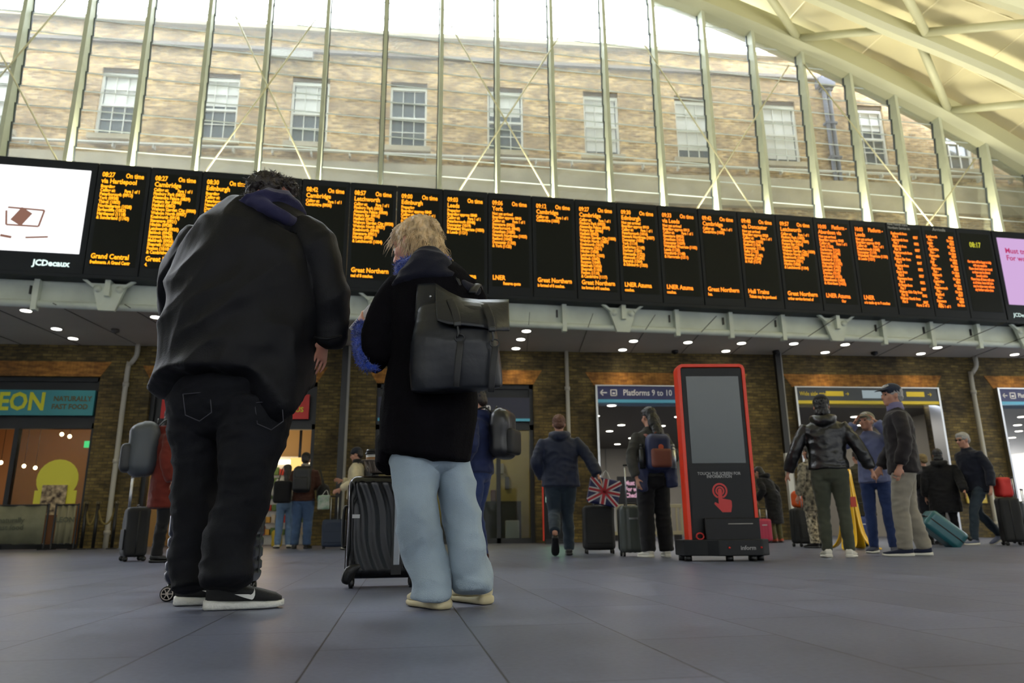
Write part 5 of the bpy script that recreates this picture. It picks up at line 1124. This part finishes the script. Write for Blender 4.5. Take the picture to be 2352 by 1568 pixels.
# customers in front of the red sign shop
p = figure('person in a brown jacket and blue jeans queuing at the red sign shop', G(690, 1260), R(0), 1.82, 1.12, jacket=K('brown_jacket', (66, 38, 30)), jl=.86, trousers=M_denim, loose=1.3, hat=('beanie', K('black_knit', (20, 20, 22))), shoes=M_blk, collar=K('grey_fleece', (130, 124, 116)), arms=('phone', 'phone'))
backpack("black rucksack on the brown jacket", rel(p, (0, -.16, 1.24)), 0, .34, .2, .5, mat('black_bag', c(16, 18, 22), .5), M_web)
t = thing('shoulder_bag', 'round black holdall hanging on the right of the brown jacket', 'bag', rel(p, (.36, 0, .98)), 0); bm = B(); ell(bm, (0, 0, 0), .13, .2, .2); obj('bag_body', fuse(bm, .012, 2, [(.01, (9, 9, 9), True)], 2), M_blkc, t, True); bm = B(); loft(bm, [((0, -.1, .15), .012), ((-.08, 0, .48), .012), ((0, .1, .15), .012)], 8); obj('strap', bm, M_web, t, True)
figure('person in a dark top with white sleeves and pale jeans, left of the brown jacket', G(649, 1259), R(15), 1.66, .95, jacket=K('cream_sleeve', (190, 184, 172)), jl=.98, trousers=K('light_jeans', (96, 120, 150)), loose=1.2, shoes=M_s_w, hair=M_hairD, hairstyle='long', arms=('phone', 'phone'))
t = thing('tote_bag', 'black bag slung behind the person with white sleeves', 'bag', rel(p, (-.36, -.12, .82))); obj('bag_body', rbox(.34, .16, .42, .05, 10, lambda p, n_: .012 * noise.noise(p * 8)), M_blkc, t, True); bm = B(); loft(bm, [((-.1, 0, .38), .01), ((0, 0, .72), .01), ((.1, 0, .38), .01)], 8); obj('strap', bm, M_web, t, True)
t = thing('shopping_bag', 'yellow bag on the floor behind the knees of the queue at left', 'bag', G(628, 1256) + Y * .3); obj('bag_body', rbox(.22, .18, .36, .05, 10, lambda p, n_: .015 * noise.noise(p * 9)), mat('bag_yellow', c(176, 150, 30), .6), t, True); bm = B(); loft(bm, [((-.06, 0, .34), .006), ((0, 0, .45), .006), ((.06, 0, .34), .006)], 6); obj('handle', bm, M_blk, t, True)
t = thing('floor_sign', 'small folded yellow floor sign leaning left of the navy suitcase', 'sign', G(731, 1252)); bm = B(); bar(bm, (-.05, 0, 0), (.02, 0, .52), .17, .02, X); bar(bm, (.1, .1, 0), (.02, .02, .52), .17, .02, X); obj('boards', bm, mat('sign_yellow2', c(205, 160, 24), .5), t)
p = figure('person in a cream fleece and dark beanie facing left with a trolley case', G(812, 1262), R(82), 1.78, .95, jacket=K('cream_fleece', (186, 176, 148), .95), jl=.86, trousers=M_blkc, hat=('beanie', K('navy_knit', (24, 28, 42))), shoes=M_s_w, arms=('handle', 'phone'), headpitch=R(-12), collar=M_blkc)
backpack('dark rucksack on the cream fleece', rel(p, (0, -.15, 1.26)), R(82), .3, .18, .46, mat('black_bag', c(16, 18, 22), .5), M_web)
suitcase('suitcase', 'navy fabric trolley case with raised steel handle by the brick pier', G(765, 1260), 0, .42, .25, .50, mat('navy_nylon', c(28, 42, 66), .6), 'soft', .42, wheel=.022)
t = thing('carrier_bag', 'small white patterned carrier bag hanging from the navy trolley handle', 'bag', G(765, 1260) + V((-.2, -.1, .72))); obj('bag_body', rbox(.22, .08, .26, .02, 10, lambda p, n_: .014 * noise.noise(p * 12)), mat('carrier_white', c(196, 200, 196), .5, var=(14, .3, c(120, 150, 130))), t, True); bm = B(); loft(bm, [((-.04, 0, .25), .006), ((.04, 0, .36), .006), ((.08, 0, .25), .006)], 6); obj('handle', bm, M_white, t, True)
# blue hoodie behind the blonde person
p = figure('person in navy hoodie and blue jeans facing left, right of the blonde person', G(1098, 1292), R(65), 1.70, 1.15, jacket=K('navy_hoodie', (28, 38, 74)), jl=.88, trousers=K('indigo_denim', (36, 52, 96)), hood=True, hat=('beanie', K('navy_knit', (24, 28, 42))), shoes=K('maroon_shoe', (60, 30, 30)), arms=('pocket', 'pocket'), legs='oneleg', headpitch=R(-15))
backpack('shiny black rucksack on the navy hoodie', rel(p, (0, -.15, 1.27)), R(65), .34, .22, .5, mat('shiny_black_bag', c(18, 19, 23), .3), M_web)
# walking man, flag bag, black case
p = figure('person with cropped hair in a navy padded jacket walking away, right arm out', G(1292, 1276), R(-8), 1.70, 1.22, jacket=M_navyc, jl=.84, trousers=K('slate_jeans', (36, 48, 60)), legs='walk', hair=M_hairR, hairstyle='short', hood=True, puff=1.3, arms=('pocket', ((.36, -.06, 1.18), (.46, -.16, .96))), loose=1.15, shoes=M_blk)
h_ = rel(p, (.47, -.17, .93))
case = suitcase('suitcase', 'black soft four-wheeled suitcase right of the walking navy jacket', G(1377, 1271), R(-6), .40, .28, .55, mat('black_nylon', c(14, 15, 18), .65), 'soft', .30)
t = thing('flag_bag', 'carrier bag printed with a British flag, on top of the black suitcase', 'bag', G(1375, 1271) + V((.02, -.2, .60)), R(-6)); t.rotation_euler = (0, R(12), R(-6))
obj('bag_body', rbox(.40, .10, .34, .03, 12, lambda p, n_: .006 * noise.noise(p * 9)), mat('flag_navy', c(30, 34, 84), .4), t, True)
bm = B(); F_ = lambda a, b_, wd, y: bar(bm, (a[0], y, a[1]), (b_[0], y, b_[1]), wd, .004, Z if abs(a[0] - b_[0]) < .01 else Z)
for a, b_ in (((-.19, .02), (.19, .32)), ((-.19, .32), (.19, .02)), ((-.2, .17), (.2, .17))): bar(bm, (a[0], -.054, a[1]), (b_[0], -.054, b_[1]), .062, .004, Y.cross(V((b_[0] - a[0], 0, b_[1] - a[1])).normalized()))
bar(bm, (0, -.054, .01), (0, -.054, .33), .075, .004, X); obj('white_crosses', bm, mat('flag_white', c(205, 200, 200), .5), t, label='white crosses of the flag')
bm = B()
for a, b_ in (((-.19, .02), (.19, .32)), ((-.19, .32), (.19, .02)), ((-.2, .17), (.2, .17))): bar(bm, (a[0], -.059, a[1]), (b_[0], -.059, b_[1]), .028, .004, Y.cross(V((b_[0] - a[0], 0, b_[1] - a[1])).normalized()))
bar(bm, (0, -.059, .01), (0, -.059, .33), .038, .004, X); obj('red_crosses', bm, mat('flag_red', c(170, 30, 44), .5), t, label='red crosses of the flag')
bm = B(); loft(bm, [((-.06, 0, .33), .006), ((-.02, 0, .44), .006), ((.06, 0, .33), .006)], 6); obj('handle', bm, M_white, t, True)
# dark haired person with two rucksacks
p = figure('person with long dark hair and wide black trousers, back turned, beside the kiosk', G(1510, 1280), R(4), 1.64, 1.0, jacket=K('olive_grey_top', (56, 56, 52)), jl=.92, trousers=M_blkc, loose=1.4, legs='stand', shoes=M_s_w, sole=M_s_w, hair=mat('black_hair', c(16, 15, 18), .35, bump=(90, .5)), hairstyle='long', headyaw=R(16), headpitch=R(-14), arms=(((-.27, -.06, 1.14), (-.25, -.14, .90)), ((.28, .02, 1.14), (.14, .24, 1.12))))
M_nb = mat('navy_bag', c(26, 36, 74), .55); bp_ = backpack('small navy and tan rucksack on the person with long dark hair', rel(p, (0, -.13, 1.18)), R(4), .28, .17, .40, M_nb, mat('tan_panel', c(112, 60, 46), .6))
bm = B(); cyl(bm, (0, -.185, .05), (0, -.18, .05), .03, n=14); obj('round_patch', bm, mat('patch_orange', c(190, 90, 60), .5), bp_, label='round orange patch')
for k, (dx, l) in enumerate(((-.19, 'steel flask in the left side pocket of the navy rucksack'), (.19, 'clear bottle in the right side pocket of the navy rucksack'))):
    q = rel(p, (dx, -.2, 1.0)); t = thing('bottle', l, 'bottle', q); bm = B(); cyl(bm, (0, 0, 0), (0, 0, .2), .032, n=16); cyl(bm, (0, 0, .2), (0, 0, .23), .032, .018, 16); obj('bottle_body', bm, M_chrome if k else M_dark, t, True); bm = B(); cyl(bm, (0, 0, .23), (0, 0, .26), .02, n=14); obj('lid', bm, M_white if k else M_blk, t, True)
t = thing('jacket_bundle', 'navy jacket tied and hanging below the navy rucksack', 'jacket', rel(p, (0, -.14, .88))); bm = B(); loft(bm, [((-.2, 0, .14), .05, .04), ((0, -.03, .12), .06, .05), ((.2, 0, .14), .05, .04)], side=Z); loft(bm, [((-.16, -.02, .1), .06, .035), ((-.17, -.02, -.12), .05, .03)]); loft(bm, [((.15, -.02, .1), .07, .035), ((.16, -.02, -.08), .06, .03)]); obj('cloth', fuse(bm, .01, 3, [(.008, (12, 12, 8), True)], 3), M_nb, t, True)
suitcase('suitcase', 'grey-green hard suitcase with raised handle left of the wide black trousers', G(1454, 1277), R(-4), .30, .26, .52, mat('sage_shell', c(66, 72, 70), .4), 'vrib', .46, wheel=.024)
# the person bending in black with pink case, pulled by the wall
p = figure('person bent forward in a long black hooded coat beside the pink case', G(1785, 1246), R(30), 1.62, 1.05, jacket=M_blkc, jl=.42, trousers=K('olive_legging', (84, 80, 50)), hood=True, lean=R(24), hair=mat('black_hair', c(16, 15, 18), .35), hairstyle='bob', shoes=K('orange_shoe', (170, 80, 60)), arms=('handle', 'handle'), headpitch=R(-30), puff=1.4)
suitcase('suitcase', 'small pink hard suitcase just right of the kiosk base', G(1757, 1247), R(-10), .28, .22, .44, mat('pink_shell', c(176, 44, 78), .35), 'vrib', .2, wheel=.02)
suitcase('suitcase', 'second pink-red suitcase tucked behind the first pink one', G(1773, 1243), R(-5), .26, .2, .40, mat('crimson_shell', c(146, 26, 46), .35), 'vrib', 0, wheel=.02)
t = thing('operator_sign', 'low red and white train operator sign right of the kiosk', 'sign', G(1752, 1240)); bm = B(); box(bm, -.35, .3, -.04, .04, 1.15, 1.48); obj('header', bm, mat('operator_red', c(176, 30, 44), .4), t, label='red header with white letters', bevel=.01); bm = B(); box(bm, -.33, .28, -.03, .03, .02, 1.15); obj('panel', bm, mat('operator_pale', c(190, 120, 124), .5), t)
bm = B(); addtext(bm, 'LNER', .24, (-.22, -.045, 1.23), X, Z, xs=.9, bold=.006); obj('lettering', bm, M_wt, t)
suitcase('suitcase', 'black soft suitcase left of the leather jacket\'s legs', G(1850, 1255), R(12), .36, .24, .55, mat('black_nylon', c(14, 15, 18), .65), 'soft', .3)
t = thing('duffel_bag', 'bright orange bag on top of the black suitcase left of the leather jacket', 'bag', G(1850, 1255) + V((-.03, .02, .612))); obj('bag_body', rbox(.2, .16, .26, .06, 10, lambda p, n_: .012 * noise.noise(p * 9)), mat('bag_orange', c(214, 84, 18), .6), t, True); bm = B(); loft(bm, [((-.04, 0, .24), .006), ((0, 0, .31), .006), ((.04, 0, .24), .006)], 6); obj('handle', bm, M_blk, t, True)
figure('person in patterned pale trousers and grey shawl, left behind the leather jacket', G(1882, 1258), R(20), 1.52, 1.15, jacket=mat('patterned_shawl', c(70, 68, 62), .8, var=(14, .6, c(150, 142, 124))), jl=.62, trousers=mat('patterned_cotton', c(60, 56, 50), .8, var=(22, .7, c(196, 184, 160))), loose=1.3, hair=M_hairD, shoes=M_blkc, arms=('down', 'down'), hairstyle='bob')
# leather jacket
figure('person in a glossy black leather jacket, olive trousers and white trainers', G(1928, 1280), R(-28), 1.66, 1.12, jacket=mat('glossy_leather', c(14, 15, 18), .36, 0, (30, .4), coat=.1), jl=.93, trousers=K('olive_trousers', (62, 66, 54)), shoes=M_s_w, sole=M_s_w, legs='stand', hood=True, hair=mat('black_hair', c(16, 15, 18), .35), hairstyle='bob', hat=('beanie', K('black_beret', (16, 17, 22))), arms=('out', 'out'), puff=1.05)
t = thing('floor_cone', 'tall bright yellow flared floor warning cone behind the olive trousers', 'cone', G(1962, 1262)); t.scale = (1.12, 1.12, 1.12)
bm = B()
for k in range(4):
    a = pi / 4 + k * pi / 2; ux = V((cos(a), sin(a), 0)); sdv = V((-sin(a), cos(a), 0))
    loft(bm, [(ux * .055 + Z * .95, .05, .012), (ux * .08 + Z * .55, .075, .012), (ux * .12 + Z * .2, .085, .012), (ux * .20 + Z * .05, .085, .012), (ux * .30 + Z * .012, .05, .010)], 10, side=sdv, sq=.6)
cyl(bm, (0, 0, .9), (0, 0, 1.02), .07, .03); obj('cone_body', bm, mat('cone_yellow', c(236, 186, 16), .35), t, True)
bm = B(); box(bm, -.035, .035, -.115, -.10, .5, .62); obj('warning_mark', bm, mat('warn_red', c(180, 50, 24), .5), t)
# cap pair
p = figure('person in a pale blue jacket and sage cap with hands raised to the face', G(2032, 1270), R(140), 1.64, .98, jacket=K('pale_blue_quilt', (92, 98, 132)), jl=.86, trousers=K('royal_denim', (34, 50, 92)), hair=M_hairG, hat=('cap', K('sage_cap', (120, 116, 98))), arms=('eye', 'eye'), shoes=K('navy_trainer', (26, 32, 54)), sole=M_s_w, headyaw=R(-25), headpitch=R(5))
p = figure('tall person in a dark blazer, navy cap and pale chinos looking left', G(2106, 1277), R(62), 1.80, 1.08, jacket=K('charcoal_blazer', (32, 28, 32)), jl=.82, trousers=K('stone_chinos', (136, 130, 118)), loose=1.2, legs='step', hair=M_hairG, hat=('cap', K('navy_cap', (34, 40, 56))), arms=('down', ((.25, .06, 1.12), (.20, .20, .90))), shoes=K('navy_trainer', (26, 32, 54)), sole=M_s_w, headyaw=R(28), collar=K('lilac_collar', (110, 106, 140)))
# crowd at the right
p = figure('person in a khaki coat standing behind the pair in caps', G(1996, 1254), 0, 1.50, 1.15, jacket=K('khaki_coat', (58, 54, 40)), jl=.55, trousers=M_blkc, hair=M_hairD, shoes=M_s_w, arms=('phone', 'phone'))
suitcase('suitcase', 'small bright blue suitcase behind the navy jeans', G(1986, 1255), 0, .24, .2, .42, mat('bright_blue_case', c(30, 52, 120), .4), 'vrib', .2, wheel=.02)
figure('person in black with dark hair, back turned, just right of the pale chinos', G(2186, 1252), R(-30), 1.52, 1.3, jacket=M_blkc, jl=.6, trousers=M_blkc, hair=mat('black_hair', c(16, 15, 18), .35), hairstyle='bob', arms=('down', 'back'), puff=1.5, hood=True)
p = figure('person with a fur hood and dark coat close behind the dark blazer', G(2148, 1250), R(10), 1.50, 1.1, jacket=K('ink_coat', (22, 24, 34)), jl=.6, trousers=M_blkc, hair=mat('tan_fur', c(130, 112, 80), .9), hairstyle='short', arms=('phone', 'down'), puff=1.3)
backpack('bright blue rucksack on the person with the fur hood', rel(p, (.06, -.16, 1.1)), R(10), .26, .16, .4, mat('cobalt_bag', c(20, 64, 150), .5), M_web)
suitcase('suitcase', 'tilted teal hard suitcase on two wheels at right', G(2212, 1256) + V((0, 0, .02)), R(72), .42, .27, .56, mat('teal_shell', c(24, 88, 98), .3, coat=.2), 'vrib', 0, tilt=(R(-48), 0), wheel=.03)
p = figure('grey haired person in dark glasses and navy coat walking left, pulling cases', G(2268, 1252), R(100), 1.76, 1.1, jacket=K('midnight_coat', (22, 26, 40)), jl=.80, trousers=K('slate_jeans', (36, 48, 60)), legs='stride', hair=M_hairG, arms=('down', ((.28, -.16, 1.16), (.30, -.34, .96))), lean=R(10), headpitch=R(-10), shoes=K('grey_trainer', (90, 96, 116)), sole=M_s_w)
bm = B(); HMr = headmat(V((0, .02 + .125, 1.615)), 0, R(-10)); 
for k in (-1, 1): ell(bm, (k * .034, .088, .01), .024, .008, .017, HMr, 12, 8)
loft(bm, [((-.08, 0, .012), .003), ((-.065, .088, .014), .003), ((.065, .088, .014), .003), ((.08, 0, .012), .003)], 6, M=HMr, side=Z); obj('dark_glasses', bm, M_blk, p, True)
suitcase('suitcase', 'large black suitcase at the right edge, nearer of two', G(2330, 1252), R(60), .42, .28, .66, mat('black_nylon', c(14, 15, 18), .65), 'soft', .3)
suitcase('suitcase', 'dark grey suitcase with a pale blue lid at the right edge, behind the black one', G(2352, 1247), R(40), .40, .26, .64, mat('slate_case', c(48, 54, 62), .5), 'soft', .2)
t = thing('holdall', 'small bright red bag on the cases behind the grey haired person', 'bag', G(2330, 1252) + V((-.02, 0, .72))); obj('bag_body', rbox(.22, .18, .3, .05, 10, lambda p, n_: .01 * noise.noise(p * 9)), mat('bag_red', c(190, 34, 30), .6), t, True); bm = B(); loft(bm, [((-.05, 0, .28), .007), ((0, 0, .36), .007), ((.05, 0, .28), .007)], 6); obj('handle', bm, M_blk, t, True)
# ------------------------------------------------------------------ kiosks, barriers, cafe furniture
def kiosk(label, loc, rz, s=1.0, screen=None, full=True):
    t = thing('information_kiosk', label, 'kiosk', loc, rz); t.scale = (s, s, s); w_, h, d_ = .70, 1.94, .16
    M_red = mat('kiosk_red', c(216, 50, 14), .4)
    bm = B(); hw = w_ / 2; prof = [(-hw, .06), (-hw, h - .05), (-hw + .015, h - .015), (-hw + .05, h), (hw - .05, h), (hw - .015, h - .015), (hw, h - .05), (hw, .06)]
    inn = [(-hw + .035, .06), (-hw + .035, h - .055), (-hw + .04, h - .045), (-hw + .055, h - .035), (hw - .055, h - .035), (hw - .04, h - .045), (hw - .035, h - .055), (hw - .035, .06)]
    vs = []
    for y in (-d_ / 2, d_ / 2): vs.append([[bm.verts.new((x, y, z)) for x, z in q] for q in (prof, inn)])
    for i in range(7):
        (o0, i0), (o1, i1) = vs
        bm.faces.new((o0[i], o0[i + 1], i0[i + 1], i0[i])); bm.faces.new((o1[i + 1], o1[i], i1[i], i1[i + 1])); bm.faces.new((o0[i + 1], o0[i], o1[i], o1[i + 1])); bm.faces.new((i0[i], i0[i + 1], i1[i + 1], i1[i]))
    for i in (0, 7): bm.faces.new((vs[0][0][i], vs[0][1][i], vs[1][1][i], vs[1][0][i]))
    obj('red_surround', bm, M_red, t, bevel=.006)
    bm = B(); box(bm, -hw + .036, hw - .036, -d_ / 2 + .008, d_ / 2 - .008, .06, h - .04); obj('cabinet', bm, mat('kiosk_black', c(14, 15, 18), .45, spec=.3), t, bevel=.004)
    obj('screen', box(B(), -hw + .085, hw - .075, -d_ / 2 + .002, -d_ / 2 + .007, .93, h - .13), screen or mat('kiosk_screen', c(62, 70, 72), .16, emit=.10), t, label='blank grey screen' if not screen else 'bright green and white screen')
    if not full: obj('foot_box', box(B(), -.3, .3, -.2, .2, 0, .1), M_blk, t); return t
    obj('lower_panel', box(B(), -hw + .05, hw - .05, -d_ / 2 + .001, -d_ / 2 + .0075, .30, .90), mat('kiosk_panel', c(20, 22, 26), .5, spec=.3), t)
    y = -d_ / 2 - .002
    bm = B(); addtext(bm, 'TOUCH THE SCREEN FOR\nINFORMATION', .040, (-.005, y, .815), X, Z, 'CENTER', .92, .75, .0008); obj('instruction_text', bm, mat('kiosk_text', c(150, 150, 152), .6), t)
    M_ic = mat('kiosk_icon_red', c(186, 30, 26), .4); bm = B()
    def ring(cx, cz, ro, ri, a0=0, a1=2 * pi, n=32):
        for k in range(n):
            a, b_ = a0 + (a1 - a0) * k / n, a0 + (a1 - a0) * (k + 1) / n
            f = [bm.verts.new((cx + r_ * cos(q), y, cz + r_ * sin(q))) for r_, q in ((ro, a), (ro, b_), (ri, b_), (ri, a))]; bm.faces.new(f)
    ring(-.01, .66, .075, .058, R(-70), R(250)); ring(-.01, .66, .045, .030, R(-70), R(250))
    hnd = [(-.03, .66), (-.028, .675), (-.01, .684), (.008, .675), (.01, .66), (.01, .585), (.085, .572), (.098, .56), (.098, .51), (.085, .455), (.0, .455), (-.075, .535), (-.065, .552), (-.03, .535)]
    bm.faces.new([bm.verts.new((x, y, z)) for x, z in hnd]); g_ = bmesh.ops.extrude_face_region(bm, geom=bm.faces[:]); bmesh.ops.translate(bm, verts=[v for v in g_['geom'] if isinstance(v, bmesh.types.BMVert)], vec=(0, .003, 0)); bmesh.ops.triangulate(bm, faces=bm.faces)
    obj('touch_symbol', bm, M_ic, t, label='red pointing hand in rings')
    # base with feet, logo, lock ring and a printer slot
    bm = B(); box(bm, -.20, hw - .02, -.16, .2, .05, .40); obj('base_box', bm, mat('kiosk_black', c(14, 15, 18), .45, spec=.3), t, bevel=.01)
    bm = B(); pts = [(-.41, -.10), (-.41, .25), (.42, .25), (.42, -.10), (.30, -.26), (-.12, -.26), (-.2, -.18)]; v0 = [bm.verts.new((a, b_, .05)) for a, b_ in pts]; v1 = [bm.verts.new((a, b_, .20)) for a, b_ in pts]; bm.faces.new(v0); bm.faces.new(v1)
    for i in range(7): bm.faces.new((v0[i], v0[(i + 1) % 7], v1[(i + 1) % 7], v1[i]))
    obj('plinth', bm, mat('kiosk_plinth', c(20, 23, 27), .5, spec=.3), t, bevel=.01)
    for x, y_ in ((-.36, -.05), (-.36, .18), (.34, -.05), (.34, .18), (.0, -.18), (.22, -.2)): bm = B(); cyl(bm, (x, y_, 0), (x, y_, .055), .035, n=14); obj('foot', bm, M_blk, t, True)
    bm = B(); addtext(bm, 'inform', .055, (.16, -.263, .105), X, Z, 'CENTER', 1, 1, .001); obj('maker_text', bm, mat('kiosk_text', c(150, 150, 152), .6), t)
    for x in (-.02, .30): bm = B(); cyl(bm, (x if x < .1 else .285, -.262, .125), (x if x < .1 else .285, -.268, .125), .010, n=12); obj('red_fixing', bm, M_ic, t, True)
    bm = B(); loft(bm, [(V((-.25 + .035 * cos(a), -.12, .23 + .03 * sin(a))), .008) for a in [2 * pi * k / 14 for k in range(15)]], 8, sub=1, side=Y); obj('lock_ring', bm, M_ic, t, True)
    bm = B(); box(bm, .02, .26, -.165, -.158, .34, .348); obj('slot', bm, M_grey, t)
    return t
kiosk('tall red and black freestanding touch screen kiosk with a blank screen', G(1674, 1288) + V((0, .12, 0)), R(-4), .985)
gs = bpy.data.materials.new('green_advert'); gs.use_nodes = True; nt = gs.node_tree; nt.nodes.remove(nt.nodes['Principled BSDF']); N = nt.nodes.new
tc = N('ShaderNodeTexCoord'); sp = N('ShaderNodeSeparateXYZ'); nt.links.new(tc.outputs['Object'], sp.inputs[0]); no = N('ShaderNodeMath'); no.operation = 'GREATER_THAN'; no.inputs[1].default_value = 1.32; nt.links.new(sp.outputs[2], no.inputs[0])
mx = N('ShaderNodeMix'); mx.data_type = 'RGBA'; mx.inputs[6].default_value = c(205, 250, 225); mx.inputs[7].default_value = c(40, 220, 90); nt.links.new(no.outputs[0], mx.inputs[0]); e = N('ShaderNodeEmission'); e.inputs[1].default_value = 1.4; nt.links.new(mx.outputs[2], e.inputs[0]); nt.links.new(e.outputs[0], nt.nodes['Material Output'].inputs[0])
kiosk('red kiosk with a glowing green screen behind the walking navy jacket', G(1282, 1248), R(-6), .98, gs, False)
# cream plastic barrier in the platforms opening
def barrier(label, x, y, w_):
    t = thing('barrier', label, 'barrier', (x, y, 0), 0, 'cream slatted barriers'); Mb = mat('barrier_cream', c(196, 186, 150), .5)
    bm = B(); box(bm, 0, w_, -.03, .03, .86, .96); box(bm, 0, w_, -.03, .03, .14, .24); box(bm, 0, .07, -.03, .03, .24, .86); box(bm, w_ - .07, w_, -.03, .03, .24, .86); obj('rail_frame', bm, Mb, t, bevel=.012)
    n_ = int(w_ / .16)
    for k in range(1, n_): obj('slat', box(B(), k * w_ / n_ - .022, k * w_ / n_ + .022, -.02, .02, .24, .86), Mb, t)
    for k in (.12, w_ - .2): obj('foot', box(B(), k, k + .08, -.22, .22, 0, .14), M_blk, t)
    bm = B(); cyl(bm, (w_ * .5, 0, .96), (w_ * .5, 0, 1.04), .05, n=12); obj('hook', bm, Mb, t)
x0 = ony(1372, 1200, 20.4).x; barrier('cream plastic slatted barrier in the opening, behind the grey-green suitcase', ony(1405, 1200, 20).x, 20, 2.0); barrier('cream plastic slatted barrier between the dark-haired person and the kiosk', ony(1405, 1200, 20).x + 2.15, 20, 1.2); barrier('short cream barrier stub left of the flag bag', ony(1345, 1200, 19.4).x, 19.4, .5)
t = thing('poster_screen', 'dark poster screen with pink and white lines beyond the flag bag', 'screen', ony(1458, 1150, 24) * 1); t.location.z = 0
obj('panel', box(B(), -.55, .5, 0, .08, 1.05, 2.0), M_blk, t); obj('post', box(B(), -.06, .06, .02, .08, 0, 1.05), M_dark, t); bm = B(); addtext(bm, 'Must travel\nFor work?\nCheck first', .2, (-.3, -.004, 1.72), X, Z, xs=.8, bold=.008); obj('poster_text', bm, emis('poster_pink', c(220, 170, 190), .8), t)
# cafe banners, rope posts
def banner(name, label, xa, xb, yb, h, mt, txt=None):
    a, b_ = ony(xa, yb, 16.9), ony(xb, yb, 16.9); a.z = b_.z = 0; t = thing(name, label, 'banner', (a + b_) / 2); wv = (b_ - a); L_ = wv.length; t.rotation_euler = (0, 0, atan2(wv.y, wv.x))
    bm = B(); n = 14; vs = [[bm.verts.new((-L_ / 2 + .04 + (L_ - .08) * i / n, .02 * sin(i * 1.3) + q, z)) for i in range(n + 1)] for q in (0, .008) for z in (.12, h)]
    for i in range(n):
        bm.faces.new((vs[0][i], vs[0][i + 1], vs[1][i + 1], vs[1][i])); bm.faces.new((vs[2][i + 1], vs[2][i], vs[3][i], vs[3][i + 1])); bm.faces.new((vs[1][i], vs[1][i + 1], vs[3][i + 1], vs[3][i])); bm.faces.new((vs[0][i + 1], vs[0][i], vs[2][i], vs[2][i + 1]))
    obj('cloth', bm, mt, t, True)
    bm = B(); cyl(bm, (-L_ / 2, 0, h + .01), (L_ / 2, 0, h + .01), .018, n=10); obj('rail', bm, M_dark, t, True); bm = B(); cyl(bm, (-L_ / 2, 0, .12), (L_ / 2, 0, .12), .014, n=10); obj('rail', bm, M_dark, t, True)
    for sx in (-1, 1):
        bm = B(); cyl(bm, (sx * L_ / 2, 0, 0), (sx * L_ / 2, 0, h + .04), .02, n=10); box(bm, sx * L_ / 2 - .02, sx * L_ / 2 + .02, -.2, .2, 0, .02); obj('post', bm, M_dark, t)
    if txt: bm = B(); addtext(bm, txt, .15, (0, -.03, h * .62), X, Z, 'CENTER', 1, 1, .004); obj('printing', bm, mat('faint_print', c(84, 88, 72), .7), t)
    return t
Mc = mat('banner_khaki', c(118, 118, 96), .8, var=(5, .1))
banner('cafe_banner', 'wide khaki cloth banner barrier in front of the cafe, cut by the left edge', -60, 101, 1240, .92, Mc, 'naturally\nfast food')
banner('cafe_banner', 'narrow khaki cloth banner between the wide banner and the rope posts', 118, 170, 1243, .92, mat('banner_khaki2', c(126, 122, 98), .8), 'LEON')
Mr = mat('rope_gold', c(120, 104, 52), .7)
for i, (x, l) in enumerate(((188, 'dark rope barrier post nearest the cafe banners'), (215, 'dark rope barrier post in the middle of three'), (258, 'dark rope barrier post beside the pale downpipe'))):
    g = ony(x, 1243, 16.9); g.z = 0; t = thing('rope_post', l, 'post', g, 0, 'rope barrier posts'); bm = B(); cyl(bm, (0, 0, .02), (0, 0, .95), .035, n=14); obj('post', bm, M_blk, t, True)
    bm = B(); cyl(bm, (0, 0, 0), (0, 0, .025), .12, .09, 20); obj('base', bm, M_dark, t, True); bm = B(); ell(bm, (0, 0, .97), .045, .045, .045); obj('finial', bm, mat('brass_dull', c(96, 90, 70), .4, .6), t, True)
for a, b_, l in ((188, 215, 'drooping gold rope between the left and middle rope posts'), (215, 258, 'drooping gold rope between the middle and right rope posts')):
    p, q = ony(a, 1243, 16.9), ony(b_, 1243, 16.9); p.z = q.z = .88; t = thing('barrier_rope', l, 'rope', p, 0, 'gold barrier ropes'); bm = B(); loft(bm, [(p, .02), (p * .75 + q * .25 - Z * .28, .02), ((p + q) / 2 - Z * .36, .02), (p * .25 + q * .75 - Z * .28, .02), (q, .02)], 10, side=Z); obj('rope', bm, Mr, t, True, True)
    bm = B(); ell(bm, p, .028, .028, .035); ell(bm, q, .028, .028, .035); obj('end_cap', bm, M_chrome, t, True, True)
t = thing('notice_frame', 'yellow framed notice board on the brick pier behind the grey haired person', 'notice board', (13.78, WY - .06, 0))
obj('frame', box(B(), -.28, .28, -.02, .02, .85, 2.0), mat('notice_yellow', c(186, 160, 60), .6), t, bevel=.01); obj('sheet', box(B(), -.18, .22, -.026, -.02, .95, 1.78), M_white, t)
t = thing('wall_socket', 'small white box low on the pier left of the platforms opening', 'socket box', (3.55, WY - .03, .35)); obj('box', box(B(), -.05, .05, -.03, .03, 0, .16), M_white, t, bevel=.006)
